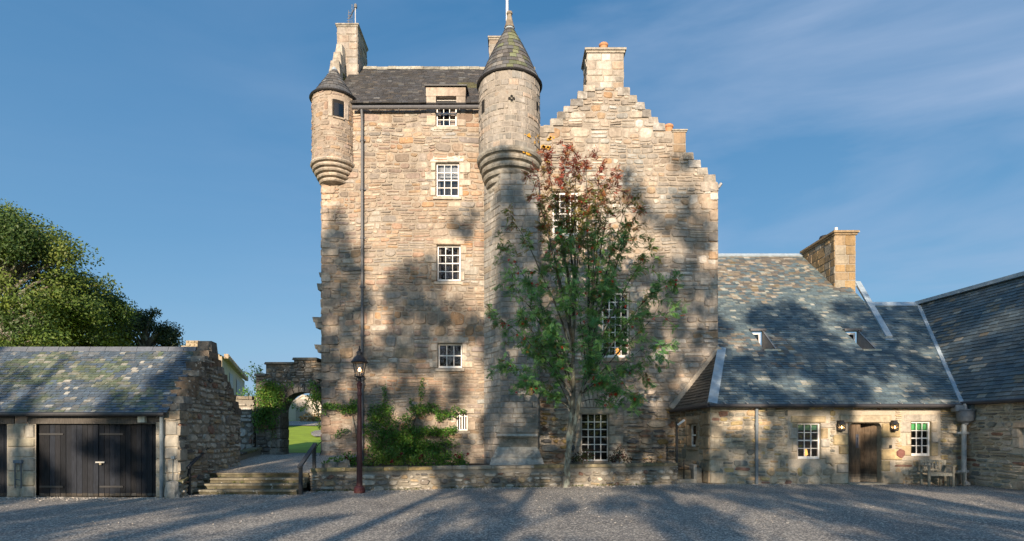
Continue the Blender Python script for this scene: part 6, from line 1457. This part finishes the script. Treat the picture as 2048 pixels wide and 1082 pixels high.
# ------------------------------------------------------------------ the shelter wood behind the viewer: its ragged crowns dapple the court
def woods():
    YW = -15.0; ta, te, ca = math.tan(SUN_AZ), math.tan(SUN_EL), math.cos(SUN_AZ); r = random.Random(21)
    def prj(p): return (p.x - (p.y - YW) * ta, p.z + (p.y - YW) / ca * te)
    def gnd(px, py): D = ZC * F / (py - HZ); return P(px, py, D)
    def lroof(px, py): D = KC / (sl_ - (HZ - py) / F); return P(px, py, D)
    def groof(px, py): t = (HZ - py) / F; k = (gzr - gze) / (GYR - G0 + .14); D = (gze - ZC - k * (G0 - .14)) / (t - k); return P(px, py, D)
    pl = {'L': lambda a, b: P(a, b, DL), 'G': lambda a, b: P(a, b, DG), 'B': lambda a, b: P(a, b, 21.1), 'T': lambda a, b: P(a, b, 20.6), 'R': lroof, 'W': lambda a, b: P(a, b, DP), 'g': gnd, 'S': groof, 'D': lambda a, b: P(a, b, G0), 'C': lambda a, b: P(a, b, 25.8), 'F': lambda a, b: P(a, b, 17.6), 'V': lambda a, b: P(a, b, 20.5)}
    spots = SPOTS
    K = []
    for (s_, px, py, rx, ry, amp) in spots:
        f = pl[s_]; c = prj(f(px, py)); e1 = prj(f(px + rx, py)); e2 = prj(f(px, py + ry))
        K.append((c[0], c[1], max(.44, abs(e1[0] - c[0])), max(.48 if s_ == 'g' else .38, abs(e2[1] - c[1])), amp * (1.8 if s_ == 'g' else 2.3 if s_ in 'DS' else 1.6 if s_ in 'WFLVR' and amp < 0 else 1.)))
    for (D, ru) in ((26, 1.2), (30, 1.5), (35, 1.7), (40, 1.8), (45, 2.), (51, 2.5)):
        c = prj(Vector((X(604, D), D, terrain(D)))); K.append((c[0], c[1], ru, 1.2, -2.6))
    m = MB(); st = .42; u = -22.0
    while u < 15:
        w_ = .5
        while w_ < 25.5:
            uu, ww_ = u + r.uniform(-.2, .2), w_ + r.uniform(-.2, .2)
            b = 1.05 - 2.1 * max(0, min(1, (ww_ - 16.4) / 4.5)) + .75 * nz3(uu * .36, ww_ * .36, 8.) + .3 * nz3(uu * 1.0, ww_ * 1.0, 3.)
            for (cu, cw, ru, rw, amp) in K:
                q = ((uu - cu) / ru) ** 2 + ((ww_ - cw) / rw) ** 2
                if q < 6: b += amp * math.exp(-q)
            if b > .22 + r.uniform(-.12, .12):
                t = r.gauss(0, 1.6); c = Vector((uu, YW, ww_)) + LD * t * 1.0
                leaves_blob(m, c, (.29, .5, .29), 44, .26, TD, rr=r)
            w_ += st
        u += st
    for x in (-20, -16.5, -13.2, -9.8, -6.1, -3.4, 0.6, 3.9, 7.2, 10.4, 13.4):
        x += r.uniform(-.5, .5); h = r.uniform(11, 15); y = YW + r.uniform(-1.5, 1.5)
        m.tube([(x, y, 0), (x + .1, y, h * .5), (x, y, h)], [.3, .22, .08], 7, (.10, .085, .07))
        for k in range(7):
            z = lerp(4, h, k / 7); a = r.uniform(0, 6.28); m.tube([(x, y, z), (x + 1.8 * math.cos(a), y + 1.2 * math.sin(a), z + 1.2)], [.09, .03], 5, (.10, .085, .07))
    tag(m.build("shelter_wood", M['shade']), "dense wood of mixed trees standing behind the court", "wood", kind="stuff")
SPOTS = [
 # tower front
 ('L', 668, 430, 22, 25, 1.3), ('L', 665, 490, 26, 45, 1.6), ('L', 707, 512, 20, 24, 1.4), ('L', 665, 565, 26, 30, 1.), ('L', 835, 545, 38, 20, 1.5), ('L', 850, 585, 45, 20, 1.2), ('L', 898, 455, 42, 15, 1.6), ('L', 945, 440, 22, 14, 1.4),
 ('L', 690, 610, 40, 34, 1.2), ('L', 850, 640, 80, 34, 1.4), ('L', 820, 690, 40, 22, 1.), ('L', 700, 690, 40, 22, 1.), ('L', 720, 720, 30, 14, .8), ('L', 800, 590, 25, 18, .6),
 ('L', 757, 640, 26, 26, -2.2), ('L', 755, 500, 26, 70, -1.6), ('L', 800, 450, 50, 50, -1.), ('L', 945, 555, 25, 30, -1.8), ('L', 900, 592, 26, 12, -1.4), ('L', 760, 745, 50, 24, -1.3), ('L', 860, 750, 34, 14, -1.3), ('L', 930, 715, 25, 25, -1.5), ('L', 962, 780, 16, 60, -1.5), ('L', 900, 845, 40, 26, -1.4), ('L', 680, 850, 34, 26, -1.4), ('L', 958, 905, 20, 26, -1.6), ('L', 660, 720, 14, 30, -.8), ('L', 800, 830, 40, 16, -1.2), ('L', 870, 690, 20, 12, -1.), ('L', 690, 770, 20, 20, -1.), ('L', 735, 690, 22, 12, -.7),
 # buttress and turret
 ('T', 1010, 300, 14, 22, 1.8), ('T', 1000, 330, 22, 16, 1.2), ('B', 1040, 390, 36, 30, 2.2), ('B', 1040, 470, 34, 50, 2.2), ('B', 1040, 560, 34, 50, 2.), ('B', 1040, 660, 34, 50, 1.6), ('B', 1040, 780, 34, 60, 1.6), ('B', 1010, 430, 24, 30, .8), ('L', 975, 600, 10, 50, -1.2), ('B', 1000, 500, 8, 60, -.6), ('B', 1050, 920, 30, 20, -.6),
 # gable
 ('G', 1252, 345, 14, 26, 1.9), ('G', 1268, 395, 26, 32, 1.9), ('G', 1302, 430, 26, 20, 1.5), ('G', 1362, 325, 12, 26, 1.9), ('G', 1372, 390, 28, 36, 1.9), ('G', 1345, 450, 50, 26, 1.4), ('G', 1405, 470, 35, 34, 1.4), ('G', 1350, 530, 60, 22, 1.3), ('G', 1420, 560, 30, 40, 1.2), ('G', 1370, 590, 50, 22, 1.2), ('G', 1400, 690, 30, 40, 1.2), ('G', 1270, 680, 30, 40, .8), ('G', 1330, 650, 30, 20, .8), ('G', 1240, 300, 5, 10, .6),
 ('G', 1312, 490, 18, 26, -1.6), ('G', 1180, 440, 50, 60, -1.8), ('G', 1170, 560, 40, 40, -1.1), ('G', 1330, 700, 28, 16, -1.6), ('G', 1365, 755, 18, 18, -1.7), ('G', 1415, 515, 18, 12, -1.4), ('G', 1410, 395, 14, 20, -.8), ('G', 1300, 600, 24, 22, -1.3), ('G', 1380, 640, 30, 14, -.9), ('G', 1310, 790, 26, 14, -1.2), ('G', 1220, 790, 24, 20, -.9), ('G', 1290, 860, 20, 16, -.8), ('G', 1425, 600, 14, 20, -1.2), ('G', 1240, 700, 14, 24, -.8),
 # lodge roof, chimney, walls
 ('R', 1500, 565, 70, 34, -1.8), ('R', 1460, 610, 30, 50, -1.6), ('R', 1490, 685, 50, 18, -1.7), ('R', 1655, 640, 15, 46, -1.9), ('R', 1590, 530, 50, 14, -1.4), ('R', 1545, 765, 50, 10, -1.6), ('R', 1600, 775, 30, 9, -1.2), ('R', 1760, 775, 26, 12, -1.8), ('R', 1805, 758, 26, 10, -1.8), ('R', 1790, 790, 18, 14, -1.8), ('R', 1705, 690, 30, 10, -.8), ('R', 1480, 750, 16, 12, -1.),
 ('R', 1590, 630, 44, 46, 1.4), ('R', 1640, 555, 24, 30, 1.1), ('R', 1460, 585, 14, 14, .9), ('R', 1720, 640, 34, 40, .8), ('R', 1600, 720, 90, 22, .5), ('C', 1690, 510, 34, 56, -1.8),
 ('V', 1950, 672, 70, 10, -1.8), ('V', 1900, 690, 40, 12, -1.4), ('V', 2020, 655, 40, 10, -1.8),
 ('W', 1500, 830, 40, 12, -.9), ('W', 1720, 825, 20, 10, -.9), ('W', 1655, 865, 16, 40, -1.7), ('W', 1810, 880, 30, 46, -2.), ('W', 1840, 830, 34, 16, -1.7), ('W', 1770, 820, 20, 12, -1.2), ('W', 1560, 900, 16, 20, -.6), ('W', 1470, 850, 26, 12, -.6), ('W', 1430, 900, 14, 24, -.5), ('W', 1990, 840, 30, 20, -.7),
 # garage
 ('S', 25, 718, 40, 8, -1.8), ('S', 70, 772, 44, 7, -1.8), ('S', 165, 735, 34, 7, -1.7), ('S', 185, 745, 34, 7, -1.2), ('S', 100, 785, 40, 5, -1.2), ('S', 150, 818, 50, 5, -1.6), ('S', 250, 760, 24, 6, -.8), ('S', 110, 700, 60, 4, -1.),
 ('D', 110, 890, 24, 30, -1.2), ('D', 170, 935, 30, 20, -.9), ('D', 112, 868, 14, 14, -1.6), ('D', 122, 922, 34, 13, -1.8), ('D', 160, 975, 38, 9, -1.6), ('D', 240, 960, 20, 10, -.9), ('D', 40, 880, 18, 20, -.6), ('D', 335, 880, 14, 20, -.7), ('D', 110, 838, 50, 6, -.9),
 # garden wall and steps
 ('F', 850, 968, 30, 9, -1.6), ('F', 1190, 955, 18, 20, -1.8), ('F', 1320, 958, 26, 14, -1.7), ('F', 650, 955, 30, 12, -.9), ('F', 960, 950, 24, 10, -.9), ('F', 500, 985, 60, 6, -1.2), ('F', 1080, 990, 50, 6, -1.5),
 # court
 ('g', 1100, 1040, 30, 12, -1.2), ('g', 1230, 1075, 30, 12, -1.6), ('g', 1500, 1030, 40, 8, -1.4), ('g', 1580, 1060, 50, 10, -1.8), ('g', 640, 1070, 60, 12, -1.8), ('g', 760, 1075, 40, 10, -1.8), ('g', 720, 1045, 40, 8, -1.3), ('g', 500, 1045, 50, 7, -1.5), ('g', 400, 1052, 50, 6, -1.2), ('g', 1190, 1050, 34, 16, -1.9), ('g', 1290, 1078, 34, 8, -1.7), ('g', 1540, 1045, 50, 10, -1.8), ('g', 1620, 1068, 50, 9, -1.8), ('g', 1050, 1003, 50, 5, -1.7), ('g', 1160, 988, 90, 5, -1.7), ('g', 850, 1002, 90, 6, -1.7), ('g', 700, 1010, 50, 5, -1.), ('g', 180, 1068, 60, 6, -1.2), ('g', 50, 1010, 50, 5, -1.3), ('g', 1960, 1005, 60, 5, -1.6), ('g', 1880, 990, 50, 4, -1.2), ('g', 1700, 1010, 50, 5, -.8), ('g', 1380, 1000, 60, 5, -1.1), ('g', 300, 1030, 60, 5, -1.),
]
woods()
